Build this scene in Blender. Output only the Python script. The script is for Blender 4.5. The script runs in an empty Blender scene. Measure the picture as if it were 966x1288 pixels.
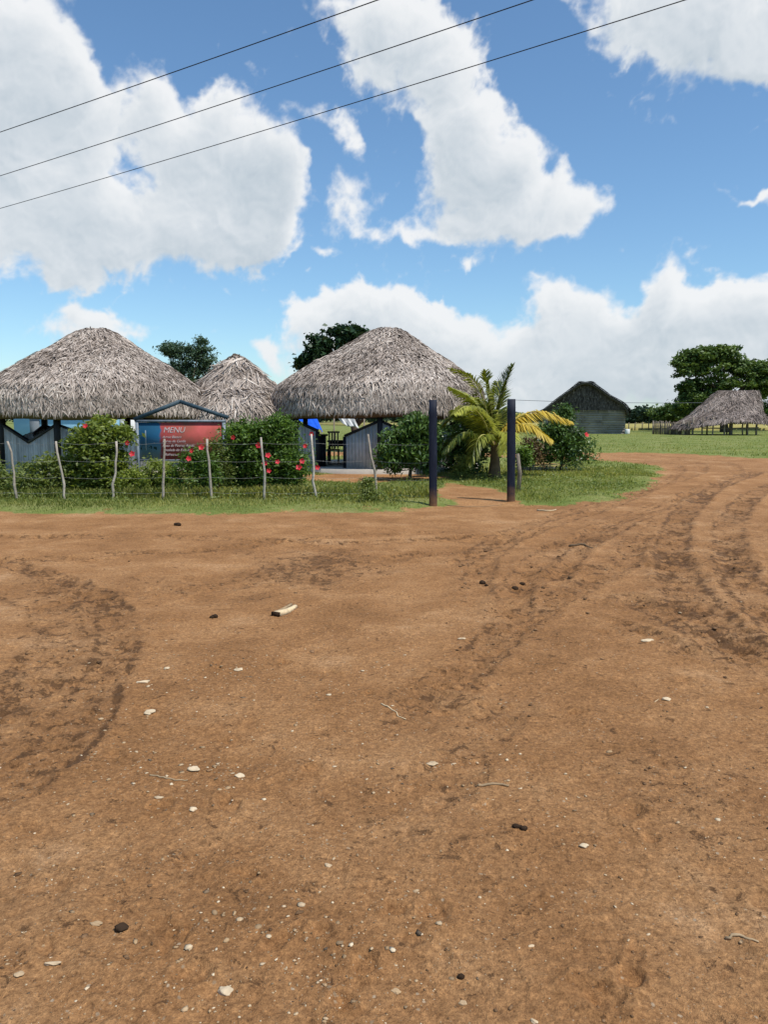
import bpy, math, random
import numpy as np
from mathutils import Vector, Matrix

rng = np.random.default_rng(7)
random.seed(7)
scene = bpy.context.scene
COL = scene.collection
R = math.radians

# ------------------------------------------------------------------ camera
CAMZ = 1.6
F = 1003.0                      # focal length in photo pixels (966 x 1288)
PITCH = math.atan((644 - 528) / F)
cam_d = bpy.data.cameras.new('camera')
cam = bpy.data.objects.new('camera', cam_d)
COL.objects.link(cam)
cam.location = (0, 0, CAMZ)
cam.rotation_euler = (math.pi / 2 - PITCH, 0, 0)
cam_d.sensor_fit = 'VERTICAL'
cam_d.sensor_height = 36
cam_d.lens = 36 * F / 1288
cam_d.clip_start = 0.05
cam_d.clip_end = 20000
scene.camera = cam

def ray(px, py):
    a = (px - 483) / F
    b = (644 - py) / F
    c, s = math.cos(PITCH), math.sin(PITCH)
    return np.array([a, c + b * s, -s + b * c])

def on_z(px, py, z=0.0):
    d = ray(px, py)
    t = (z - CAMZ) / d[2]
    return np.array([0, 0, CAMZ]) + t * d

def on_y(px, py, Y):
    d = ray(px, py)
    return np.array([0, 0, CAMZ]) + d * (Y / d[1])

# ------------------------------------------------------------------ noise
_T = np.random.default_rng(3).uniform(-1, 1, (256, 256))
def vnoise(x, y, seed=0):
    x = np.asarray(x, float) + seed * 13.37
    y = np.asarray(y, float) + seed * 7.91
    xi = np.floor(x).astype(np.int64); yi = np.floor(y).astype(np.int64)
    fx = x - xi; fy = y - yi
    fx = fx * fx * fx * (fx * (fx * 6 - 15) + 10)
    fy = fy * fy * fy * (fy * (fy * 6 - 15) + 10)
    x0 = xi & 255; x1 = (xi + 1) & 255; y0 = yi & 255; y1 = (yi + 1) & 255
    return ((_T[x0, y0] * (1 - fx) + _T[x1, y0] * fx) * (1 - fy)
            + (_T[x0, y1] * (1 - fx) + _T[x1, y1] * fx) * fy)

def fbm(x, y, octv=4, seed=0, gain=0.5):
    a = 1.0; s = 0; t = 0
    for i in range(octv):
        s = s + a * vnoise(x * 2.03 ** i, y * 2.03 ** i, seed + i * 5)
        t += a; a *= gain
    return s / t

def sstep(a, b, x):
    t = np.clip((x - a) / (b - a), 0, 1)
    return t * t * (3 - 2 * t)

# ------------------------------------------------------------------ mesh helpers
def mesh_obj(name, V, Fs, mat, parent=None, attrs=None, smooth=False, link=True):
    """V (n,3); Fs: array (m,k) or list of such arrays; attrs: name -> per-vertex floats"""
    V = np.asarray(V, np.float32)
    if not isinstance(Fs, (list, tuple)):
        Fs = [Fs]
    Fs = [np.asarray(f, np.int32) for f in Fs if len(f)]
    me = bpy.data.meshes.new(name)
    me.vertices.add(len(V))
    me.vertices.foreach_set('co', V.ravel())
    loops = np.concatenate([f.ravel() for f in Fs])
    tot = np.concatenate([np.full(len(f), f.shape[1], np.int32) for f in Fs])
    start = np.concatenate([[0], np.cumsum(tot)[:-1]]).astype(np.int32)
    me.loops.add(len(loops))
    me.loops.foreach_set('vertex_index', loops)
    me.polygons.add(len(tot))
    me.polygons.foreach_set('loop_start', start)
    me.update(calc_edges=True)
    if smooth:
        me.polygons.foreach_set('use_smooth', np.ones(len(tot), bool))
    if attrs:
        for k, a in attrs.items():
            at = me.attributes.new(k, 'FLOAT', 'POINT')
            at.data.foreach_set('value', np.asarray(a, np.float32).ravel())
    me.validate()
    me.materials.append(mat)
    ob = bpy.data.objects.new(name, me)
    COL.objects.link(ob)
    if parent is not None:
        ob.parent = parent
        ob.matrix_parent_inverse = Matrix.Identity(4)
        ob.location = -Vector(parent_world(parent))
    return ob

_PW = {}
def parent_world(p):
    """world location of a thing (no rotations are used on things)"""
    loc = Vector(p.location)
    while p.parent is not None:
        p = p.parent
        loc += Vector(p.location)
    return loc

def tag(o, label=None, cat=None, group=None, kind=None):
    if label: o['label'] = label
    if cat: o['category'] = cat
    if group: o['group'] = group
    if kind: o['kind'] = kind
    return o

def thing(name, loc, label, cat, group=None):
    o = bpy.data.objects.new(name, None)
    o.empty_display_size = 0.2
    COL.objects.link(o)
    o.location = tuple(float(v) for v in loc)
    return tag(o, label, cat, group)

class MB:
    """collects geometry in world coordinates"""
    def __init__(s):
        s.V = []; s.F = {}; s.A = []; s.n = 0
    def add(s, V, Fs, tint=0.5):
        V = np.asarray(V, float).reshape(-1, 3)
        if isinstance(Fs, np.ndarray): Fs = [Fs]
        for f in Fs:
            f = np.asarray(f)
            if f.ndim == 1: f = f[None]
            s.F.setdefault(f.shape[1], []).append(f + s.n)
        s.V.append(V)
        s.A.append(np.broadcast_to(np.asarray(tint, float), (len(V),)).copy())
        s.n += len(V)
    def box(s, c, size, rz=0, tint=0.5, M=None):
        c = np.asarray(c, float); h = np.asarray(size, float) / 2
        P = np.array([[x, y, z] for z in (-1, 1) for y in (-1, 1) for x in (-1, 1)], float) * h
        if M is not None:
            P = P @ np.asarray(M).T
        elif rz:
            ca, sa = math.cos(rz), math.sin(rz)
            P = P @ np.array([[ca, -sa, 0], [sa, ca, 0], [0, 0, 1]]).T
        s.add(P + c, np.array([[0, 2, 3, 1], [4, 5, 7, 6], [0, 1, 5, 4], [2, 6, 7, 3], [0, 4, 6, 2], [1, 3, 7, 5]]), tint)
    def bar(s, a, b, w, h, tint=0.5, up=(0, 0, 1)):
        """rectangular bar from a to b"""
        a = np.asarray(a, float); b = np.asarray(b, float)
        d = b - a; L = np.linalg.norm(d); d = d / L
        sd = np.cross(d, up)
        if np.linalg.norm(sd) < 1e-4: sd = np.array([1.0, 0, 0])
        sd /= np.linalg.norm(sd); u = np.cross(sd, d)
        s.box((a + b) / 2, (L, w, h), M=np.column_stack([d, sd, u]), tint=tint)
    def tube(s, pts, rad, n=8, tint=0.5, cap=True):
        pts = np.asarray(pts, float)
        rad = np.broadcast_to(np.asarray(rad, float), (len(pts),))
        tg = np.gradient(pts, axis=0); tg /= np.linalg.norm(tg, axis=1)[:, None] + 1e-9
        ref = np.array([0, 0, 1.0]) if abs(tg[0, 2]) < 0.9 else np.array([1.0, 0, 0])
        u = np.cross(tg, ref); u /= np.linalg.norm(u, axis=1)[:, None] + 1e-9
        v = np.cross(tg, u)
        an = np.arange(n) * 2 * math.pi / n
        V = (pts[:, None] + rad[:, None, None] * (np.cos(an)[None, :, None] * u[:, None] + np.sin(an)[None, :, None] * v[:, None])).reshape(-1, 3)
        m = len(pts)
        i = np.arange(m - 1)[:, None] * n; j = np.arange(n)[None]; j2 = (j + 1) % n
        Q = np.stack([i + j, i + n + j, i + n + j2, i + j2], -1).reshape(-1, 4)
        fs = [Q]
        if cap:
            fs += [np.arange(n)[None], (np.arange(n)[::-1] + (m - 1) * n)[None]]
        tt = tint if np.ndim(tint) == 0 else np.repeat(tint, n)
        s.add(V, fs, tt)
    def build(s, name, mat, parent=None, smooth=False):
        V = np.concatenate(s.V)
        Fs = [np.concatenate(f) for f in s.F.values()]
        return mesh_obj(name, V, Fs, mat, parent, {'tint': np.concatenate(s.A)}, smooth)

# ------------------------------------------------------------------ materials
def new_mat(name):
    m = bpy.data.materials.new(name); m.use_nodes = True
    nt = m.node_tree; nt.nodes.clear()
    return m, nt, nt.nodes, nt.links

class NB:
    """small node builder"""
    def __init__(s, nt): s.nt = nt; s.n = nt.nodes; s.l = nt.links
    def put(s, sock, v):
        if isinstance(v, bpy.types.NodeSocket): s.l.new(v, sock)
        elif v is not None:
            try: sock.default_value = v
            except Exception: sock.default_value = (*v, 1.0)
    def math(s, op, a, b=None, c=None, clamp=False):
        n = s.n.new('ShaderNodeMath'); n.operation = op; n.use_clamp = clamp
        s.put(n.inputs[0], a); s.put(n.inputs[1], b); s.put(n.inputs[2], c)
        return n.outputs[0]
    def vmath(s, op, a, b=None, c=None):
        n = s.n.new('ShaderNodeVectorMath'); n.operation = op
        s.put(n.inputs[0], a); s.put(n.inputs[1], b); s.put(n.inputs[2], c)
        return n.outputs['Value'] if op in ('DOT_PRODUCT', 'LENGTH') else n.outputs[0]
    def noise(s, vec, scale, detail=4, rough=0.5, dist=0.0):
        n = s.n.new('ShaderNodeTexNoise')
        s.put(n.inputs['Vector'], vec); n.inputs['Scale'].default_value = scale
        n.inputs['Detail'].default_value = detail; n.inputs['Roughness'].default_value = rough
        n.inputs['Distortion'].default_value = dist
        return n.outputs[0]
    def noisec(s, vec, scale, detail=4, rough=0.5):
        n = s.n.new('ShaderNodeTexNoise')
        s.put(n.inputs['Vector'], vec); n.inputs['Scale'].default_value = scale
        n.inputs['Detail'].default_value = detail; n.inputs['Roughness'].default_value = rough
        return n.outputs[1]
    def ramp(s, fac, stops, interp='LINEAR'):
        n = s.n.new('ShaderNodeValToRGB'); n.color_ramp.interpolation = interp
        e = n.color_ramp.elements
        while len(e) > 1: e.remove(e[-1])
        e[0].position = stops[0][0]; e[0].color = (*stops[0][1], 1)
        for p, c in stops[1:]:
            k = e.new(p); k.color = (*c, 1)
        s.put(n.inputs[0], fac)
        return n.outputs[0]
    def mix(s, fac, a, b, mode='MIX'):
        n = s.n.new('ShaderNodeMix'); n.data_type = 'RGBA'; n.blend_type = mode
        s.put(n.inputs[0], fac); s.put(n.inputs[6], a); s.put(n.inputs[7], b)
        return n.outputs[2]
    def mapr(s, v, a, b, c=0.0, d=1.0, smooth=False):
        n = s.n.new('ShaderNodeMapRange'); n.interpolation_type = 'SMOOTHSTEP' if smooth else 'LINEAR'
        s.put(n.inputs[0], v)
        for i, x in enumerate((a, b, c, d)): s.put(n.inputs[i + 1], x)
        return n.outputs[0]
    def attr(s, name):
        n = s.n.new('ShaderNodeAttribute'); n.attribute_name = name
        return n.outputs['Fac']
    def objco(s):
        return s.n.new('ShaderNodeTexCoord').outputs['Object']
    def wpos(s):
        return s.n.new('ShaderNodeNewGeometry').outputs['Position']
    def bump(s, h, strength=0.5, dist=0.01):
        n = s.n.new('ShaderNodeBump'); n.inputs['Strength'].default_value = strength
        n.inputs['Distance'].default_value = dist
        s.put(n.inputs['Height'], h)
        return n.outputs[0]
    def out(s, sh):
        o = s.n.new('ShaderNodeOutputMaterial'); s.l.new(sh, o.inputs[0])
    def bsdf(s, col, rough=0.8, spec=0.3, normal=None, metal=0.0):
        n = s.n.new('ShaderNodeBsdfPrincipled')
        s.put(n.inputs['Base Color'], col if isinstance(col, bpy.types.NodeSocket) else (*col, 1))
        s.put(n.inputs['Roughness'], rough)
        n.inputs['Specular IOR Level'].default_value = spec
        n.inputs['Metallic'].default_value = metal
        if normal is not None: s.l.new(normal, n.inputs['Normal'])
        return n.outputs[0]

def mat_leaf(name, dark, light, transl=0.25, rough=0.5, spec=0.35):
    m, nt, n, l = new_mat(name); b = NB(nt)
    t = b.attr('tint')
    mid = tuple((a + c) / 2 for a, c in zip(dark, light))
    col = b.ramp(t, [(0, dark), (0.5, mid), (1, light)])
    p = b.bsdf(col, rough, spec)
    tr = n.new('ShaderNodeBsdfTranslucent')
    l.new(b.mix(1.0, col, (1.3, 1.35, 0.6, 1), 'MULTIPLY'), tr.inputs[0])
    mx = n.new('ShaderNodeMixShader'); mx.inputs[0].default_value = transl
    l.new(p, mx.inputs[1]); l.new(tr.outputs[0], mx.inputs[2])
    b.out(mx.outputs[0])
    return m

def mat_tint(name, stops, rough=0.9, spec=0.2, nscale=0, namp=0.3, bump=0.0, bscale=40):
    m, nt, n, l = new_mat(name); b = NB(nt)
    col = b.ramp(b.attr('tint'), stops)
    co = b.wpos()
    if nscale:
        f = b.mapr(b.noise(co, nscale, 5, 0.6), 0.3, 0.7, 1 - namp, 1 + namp)
        c2 = n.new('ShaderNodeCombineXYZ')
        for i in range(3): l.new(f, c2.inputs[i])
        col = b.mix(1.0, col, c2.outputs[0], 'MULTIPLY')
    nm = b.bump(b.noise(co, bscale, 4, 0.6), bump, 0.02) if bump else None
    b.out(b.bsdf(col, rough, spec, nm))
    return m

def mat_plain(name, col, rough=0.7, spec=0.3, nscale=6, namp=0.15, bump=0.1, bscale=30, stretch=None, metal=0.0):
    m, nt, n, l = new_mat(name); b = NB(nt)
    co = b.wpos()
    if stretch: co = b.vmath('MULTIPLY', co, stretch)
    f = b.mapr(b.noise(co, nscale, 6, 0.6), 0.25, 0.75, 1 - namp, 1 + namp)
    c2 = n.new('ShaderNodeCombineXYZ')
    for i in range(3): l.new(f, c2.inputs[i])
    c = b.mix(1.0, (*col, 1), c2.outputs[0], 'MULTIPLY')
    nm = b.bump(b.noise(co, bscale, 4, 0.6), bump, 0.01) if bump else None
    b.out(b.bsdf(c, rough, spec, nm, metal))
    return m

M = {}
M['thatch'] = mat_tint('thatch', [(0, (.045, .033, .026)), (.35, (.245, .195, .158)), (.7, (.49, .41, .345)), (1, (.70, .615, .525))], .85, .25, 0.8, .16)
M['thatch_old'] = mat_tint('old_thatch', [(0, (.035, .028, .024)), (.5, (.21, .165, .14)), (1, (.46, .38, .33))], .9, .2, 0.5, .25)
M['thatch_dark'] = mat_tint('dark_thatch', [(0, (.028, .024, .020)), (.5, (.085, .074, .063)), (1, (.20, .175, .15))], .9, .2, 0.5, .25)
M['black_wood'] = mat_plain('black_painted_wood', (.012, .014, .020), .55, .3, 8, .3, .15, 40, (1, 1, .1))
M['navy_wood'] = mat_plain('navy_painted_wood', (.006, .009, .022), .6, .2, 10, .3, .2, 30, (1, 1, .12))
m_, nt, n, l = new_mat('scuffed_navy_paint'); b = NB(nt); co = b.wpos()
cs = b.vmath('MULTIPLY', co, (1, 1, .22)); sz_ = n.new('ShaderNodeSeparateXYZ'); l.new(co, sz_.inputs[0])
pc_ = b.ramp(b.noise(cs, 16, 6, .7), [(.3, (.006, .008, .018)), (.6, (.012, .017, .034)), (.75, (.030, .034, .05))])
pc_ = b.mix(b.mapr(b.noise(cs, 34, 5, .75), .66, .72, 0, .7), pc_, (.16, .14, .12, 1))
pc_ = b.mix(b.mapr(b.math('ADD', sz_.outputs[2], b.math('MULTIPLY', b.noise(co, 9, 5, .7), -.5)), -.22, .12, .85, 0), pc_, (.20, .10, .045, 1))
b.out(b.bsdf(pc_, .65, .2, b.bump(b.noise(cs, 40, 5, .7), .5, .01)))
M['gate_paint'] = m_
M['grey_plank'] = mat_tint('grey_painted_planks', [(0, (.30, .30, .30)), (.5, (.46, .46, .46)), (1, (.60, .60, .60))], .8, .25, 3, .2, .15)
M['brown_slat'] = mat_tint('brown_slats', [(0, (.03, .017, .012)), (.5, (.075, .045, .033)), (1, (.14, .09, .065))], .85, .2, 3, .3, .2)
M['pole_wood'] = mat_tint('weathered_pole', [(0, (.10, .08, .06)), (.5, (.28, .23, .18)), (1, (.48, .43, .36))], .85, .2, 9, .3, .3)
M['old_board'] = mat_tint('old_barn_boards', [(0, (.13, .12, .10)), (.5, (.25, .232, .198)), (1, (.36, .335, .29))], .9, .15, .9, .3, .1)
M['bark'] = mat_plain('bark', (.09, .065, .045), .9, .2, 8, .35, .5, 14)
M['concrete'] = mat_plain('concrete', (.42, .37, .31), .9, .2, 3, .2, .2, 30)
M['blue_wall'] = mat_plain('light_blue_wall', (.26, .47, .62), .8, .2, 1.2, .12, .1, 20)
M['white_wall'] = mat_plain('white_wall', (.72, .72, .70), .8, .2, 1.2, .1, .1, 20)
M['grey_door'] = mat_plain('grey_door', (.18, .20, .22), .7, .3, 3, .2)
M['tin'] = mat_plain('tin_roof', (.35, .34, .33), .5, .5, 2, .3)
M['wire'] = mat_plain('galvanised_wire', (.28, .27, .25), .5, .5, 20, .2, 0)
M['cable'] = mat_plain('black_cable', (.012, .012, .014), .6, .3, 20, .2, 0)
M['far_cable'] = mat_plain('grey_cable', (.10, .11, .12), .6, .3, 20, .2, 0)
M['sign_frame'] = mat_plain('grey_blue_sign_frame', (.20, .235, .27), .6, .3, 9, .3, .1)
M['sign_gable'] = mat_plain('slate_blue_sign_gable', (.035, .065, .085), .6, .3, 9, .3, .1)
M['letter'] = mat_plain('white_letter', (.66, .58, .55), .6, .3, 20, .1, 0)
M['blue_tarp'] = mat_plain('blue_tarp', (.012, .10, .62), .4, .4, 5, .2, .2)
M['white_cloth'] = mat_plain('white_cloth', (.80, .80, .79), .8, .2, 5, .06, .1)
M['flower'] = mat_leaf('red_petal', (.55, .012, .03), (.85, .05, .07), .25)
M['stamen'] = mat_plain('yellow_stamen', (.75, .5, .08), .6)
M['leaf_hibiscus'] = mat_leaf('hibiscus_leaf', (0.032, 0.075, 0.014), (0.17, 0.27, 0.055), .34, .5)
M['leaf_croton'] = mat_leaf('croton_leaf', (0.06, 0.1, 0.018), (0.3, 0.35, 0.07), .36)
M['leaf_mango'] = mat_leaf('mango_leaf', (0.028, 0.064, 0.016), (0.14, 0.23, 0.055), .18, .38)
M['leaf_weed'] = mat_leaf('weed_leaf', (0.07, 0.105, 0.024), (0.3, 0.34, 0.1), .36)
M['leaf_dry'] = mat_leaf('dry_leaf', (.05, .03, .018), (.22, .15, .07), .2)
M['leaf_tree'] = mat_leaf('tree_leaf', (.038, .078, .020), (.20, .27, .070), .15, .5, .25)
M['leaf_tree_light'] = mat_leaf('light_tree_leaf', (.035, .075, .015), (.13, .21, .045), .2, .5, .25)
M['leaf_blue'] = mat_leaf('blue_green_leaf', (0.036, 0.075, 0.048), (0.14, 0.21, 0.12), .15, .5, .25)
M['leaf_almond'] = mat_leaf('almond_leaf', (0.012, 0.032, 0.014), (0.05, 0.1, 0.04), .12, .4, .3)
M['leaf_far'] = mat_leaf('far_leaf', (.020, .040, .026), (.05, .085, .048), .1, .7, .1)
M['palm_green'] = mat_leaf('palm_leaflet', (0.06, 0.095, 0.014), (0.48, 0.48, 0.085), .3, .4)
M['palm_yellow'] = mat_leaf('yellow_palm_leaflet', (0.28, 0.24, 0.03), (0.78, 0.54, 0.08), .3, .4)
M['palm_rib'] = mat_plain('palm_rib', (.36, .33, .10), .6)
M['palm_trunk'] = mat_plain('palm_trunk', (.14, .095, .055), .9, .2, 8, .35, .5, 14)
M['stone'] = mat_tint('stones', [(0, (.10, .07, .045)), (.5, (.40, .26, .135)), (1, (.64, .51, .34))], .85, .25, 25, .2, .3, 120)
M['dung'] = mat_plain('dark_dung', (.042, .026, .016), .95, .05, 30, .3, .5, 90)
M['clod'] = mat_tint('clods', [(0, (.085, .048, .025)), (1, (.27, .155, .078))], .95, .1, 40, .2, .3, 150)
M['twig'] = mat_tint('twigs', [(0, (.09, .06, .035)), (.5, (.30, .21, .12)), (1, (.66, .50, .30))], .85, .2, 30, .25)
M['grass'] = mat_leaf('grass_blade', (.115, .165, .034), (.46, .43, .15), .42, .55, .2)

# ------------------------------------------------------------------ ground shape
def pl(pts): return np.array([on_z(x, y)[:2] for x, y in pts])

def catmull(P, k=6):
    P = np.asarray(P, float)
    Q = np.vstack([2 * P[0] - P[1], P, 2 * P[-1] - P[-2]])
    o = []
    for i in range(1, len(Q) - 2):
        for t in np.arange(k) / k:
            a, b, c, d = Q[i - 1], Q[i], Q[i + 1], Q[i + 2]
            o.append(.5 * ((2 * b) + (c - a) * t + (2 * a - 5 * b + 4 * c - d) * t * t + (3 * b - a - 3 * c + d) * t ** 3))
    o.append(Q[-2])
    return np.array(o)

# yard: green area with the huts (polygon in world metres, traced from its edge)
yard = np.vstack([[[-70, 13.9]], pl([(-150, 645), (0, 645), (120, 644), (260, 646), (400, 645), (500, 643), (545, 637),
        (640, 636), (700, 638), (755, 630), (805, 613), (832, 597), (826, 587), (790, 581), (745, 579)]),
        [[5.5, 33.5], [0, 34.5], [-12, 37], [-70, 44]]])
far_edge = np.vstack([[[-70, 49]], [[-12, 42], [0, 39.5], [6, 38.5]], pl([(745, 570), (800, 569.5), (870, 572), (966, 576.5), (1150, 586)]),
        [[75, 28], [400, 10], [5000, 10], [5000, 9000], [-5000, 9000], [-5000, 49]]])

def poly_sd(poly, x, y):
    """signed distance, positive inside"""
    x = np.asarray(x, float); y = np.asarray(y, float)
    d2 = np.full(x.shape, 1e18); ins = np.zeros(x.shape, bool)
    n = len(poly)
    for i in range(n):
        ax, ay = poly[i]; bx, by = poly[(i + 1) % n]
        ex, ey = bx - ax, by - ay
        L = ex * ex + ey * ey + 1e-12
        t = np.clip(((x - ax) * ex + (y - ay) * ey) / L, 0, 1)
        d2 = np.minimum(d2, (x - ax - t * ex) ** 2 + (y - ay - t * ey) ** 2)
        c = (ay > y) != (by > y)
        with np.errstate(divide='ignore', invalid='ignore'):
            xx = ax + (y - ay) * ex / (ey if ey != 0 else 1e-12)
        ins ^= c & (x < xx)
    return np.sqrt(d2) * np.where(ins, 1, -1)

# wheel ruts: (pixel polyline, half width m, depth m, mud)
RUTS = [
    ([(-120, 1060), (20, 985), (80, 930), (125, 865), (146, 810), (135, 765), (90, 735), (20, 712), (-60, 700)], .15, .026, .8),
    ([(-60, 985), (20, 920), (75, 850), (100, 800), (85, 765), (30, 742), (-40, 730)], .30, .012, .55),
    ([(-80, 676), (120, 676), (300, 680), (420, 685), (560, 678), (720, 668)], .14, .035, .5),
    ([(-80, 706), (80, 703), (150, 697), (250, 694), (350, 684), (480, 674), (620, 668)], .14, .03, .45),
    ([(130, 742), (260, 740), (340, 728), (430, 715), (520, 700), (600, 690)], .16, .02, .4),
    ([(608, 770), (600, 725), (625, 690), (680, 665), (760, 640), (830, 612), (885, 592), (865, 579), (760, 575)], .15, .035, .5),
    ([(640, 790), (650, 742), (680, 702), (740, 672), (820, 640), (890, 612), (930, 593), (900, 579), (800, 573)], .16, .035, .5),
    ([(1010, 870), (900, 790), (862, 740), (845, 690), (862, 645), (905, 612), (960, 592)], .20, .036, .85),
    ([(1100, 880), (965, 770), (922, 705), (920, 655), (950, 622), (1000, 602)], .20, .036, .8),
    ([(725, 765), (790, 790), (850, 815), (930, 838), (1010, 850)], .10, .03, .75),
    ([(470, 960), (540, 890), (620, 812), (690, 762), (740, 735), (790, 700), (840, 650)], .16, .014, .4),
    ([(750, 738), (800, 758), (870, 792), (970, 856)], .16, .03, .8),
    ([(400, 1090), (520, 1010), (600, 930), (660, 850)], .15, .008, .25),
    ([(560, 720), (640, 672), (720, 645), (800, 620), (850, 600), (850, 584), (780, 577)], .13, .022, .6),
    ([(690, 745), (730, 690), (800, 655), (870, 622), (925, 600), (1000, 590)], .14, .025, .65),
    ([(980, 760), (900, 725), (800, 712), (700, 722), (620, 760)], .12, .02, .45),
    ([(-40, 1180), (90, 1120), (220, 1095), (330, 1080)], .16, .008, .25),
]
RUTW = [(catmull(pl(p), 5), w, dp, md) for p, w, dp, md in RUTS]
MUD = [(385, 715, 100, 28, .75), (80, 780, 60, 60, .45), (700, 730, 120, 40, .35), (880, 720, 90, 90, .5), (640, 780, 60, 40, .5), (1000, 680, 90, 70, .4),
       (330, 1130, 90, 40, .35), (880, 1010, 130, 120, .3), (590, 1080, 160, 120, .22), (110, 1120, 120, 60, .25), (900, 585, 120, 12, .35), (200, 740, 100, 20, .3)]
MUDW = []
MUD = [(a_, b_, c_, d_, e_ * (.8 if k_ == 0 else .55)) for k_, (a_, b_, c_, d_, e_) in enumerate(MUD)]
for cx, cy, rx, ry, s in MUD:
    c = on_z(cx, cy); ex = on_z(cx + rx, cy); ey = on_z(cx, cy - ry); ey2 = on_z(cx, cy + ry)
    MUDW.append((c[0], (ey[1] + ey2[1]) / 2, abs(ex[0] - c[0]), abs(ey[1] - ey2[1]) / 2, s))
prints = []
_pr = np.random.default_rng(11)
for i in range(120):
    px, py = _pr.uniform(-60, 1030), 660 + 620 * _pr.uniform(0, 1) ** 1.2
    c = on_z(px, py); prints.append((c[0], c[1], _pr.uniform(.03, .10), _pr.uniform(.025, .06), _pr.uniform(0, math.pi), _pr.uniform(.004, .016)))

BARE = [(470, 603, 100, 6, 1.0), (600, 628, 50, 14, .9), (575, 618, 18, 10, .6), (680, 586, 35, 5, .5)]
BAREW = []
for cx, cy, rx, ry, s in BARE:
    c = on_z(cx, cy); ex = on_z(cx + rx, cy); a = on_z(cx, cy - ry); b_ = on_z(cx, cy + ry)
    BAREW.append((c[0], (a[1] + b_[1]) / 2, abs(ex[0] - c[0]), abs(a[1] - b_[1]) / 2, s))

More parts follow.
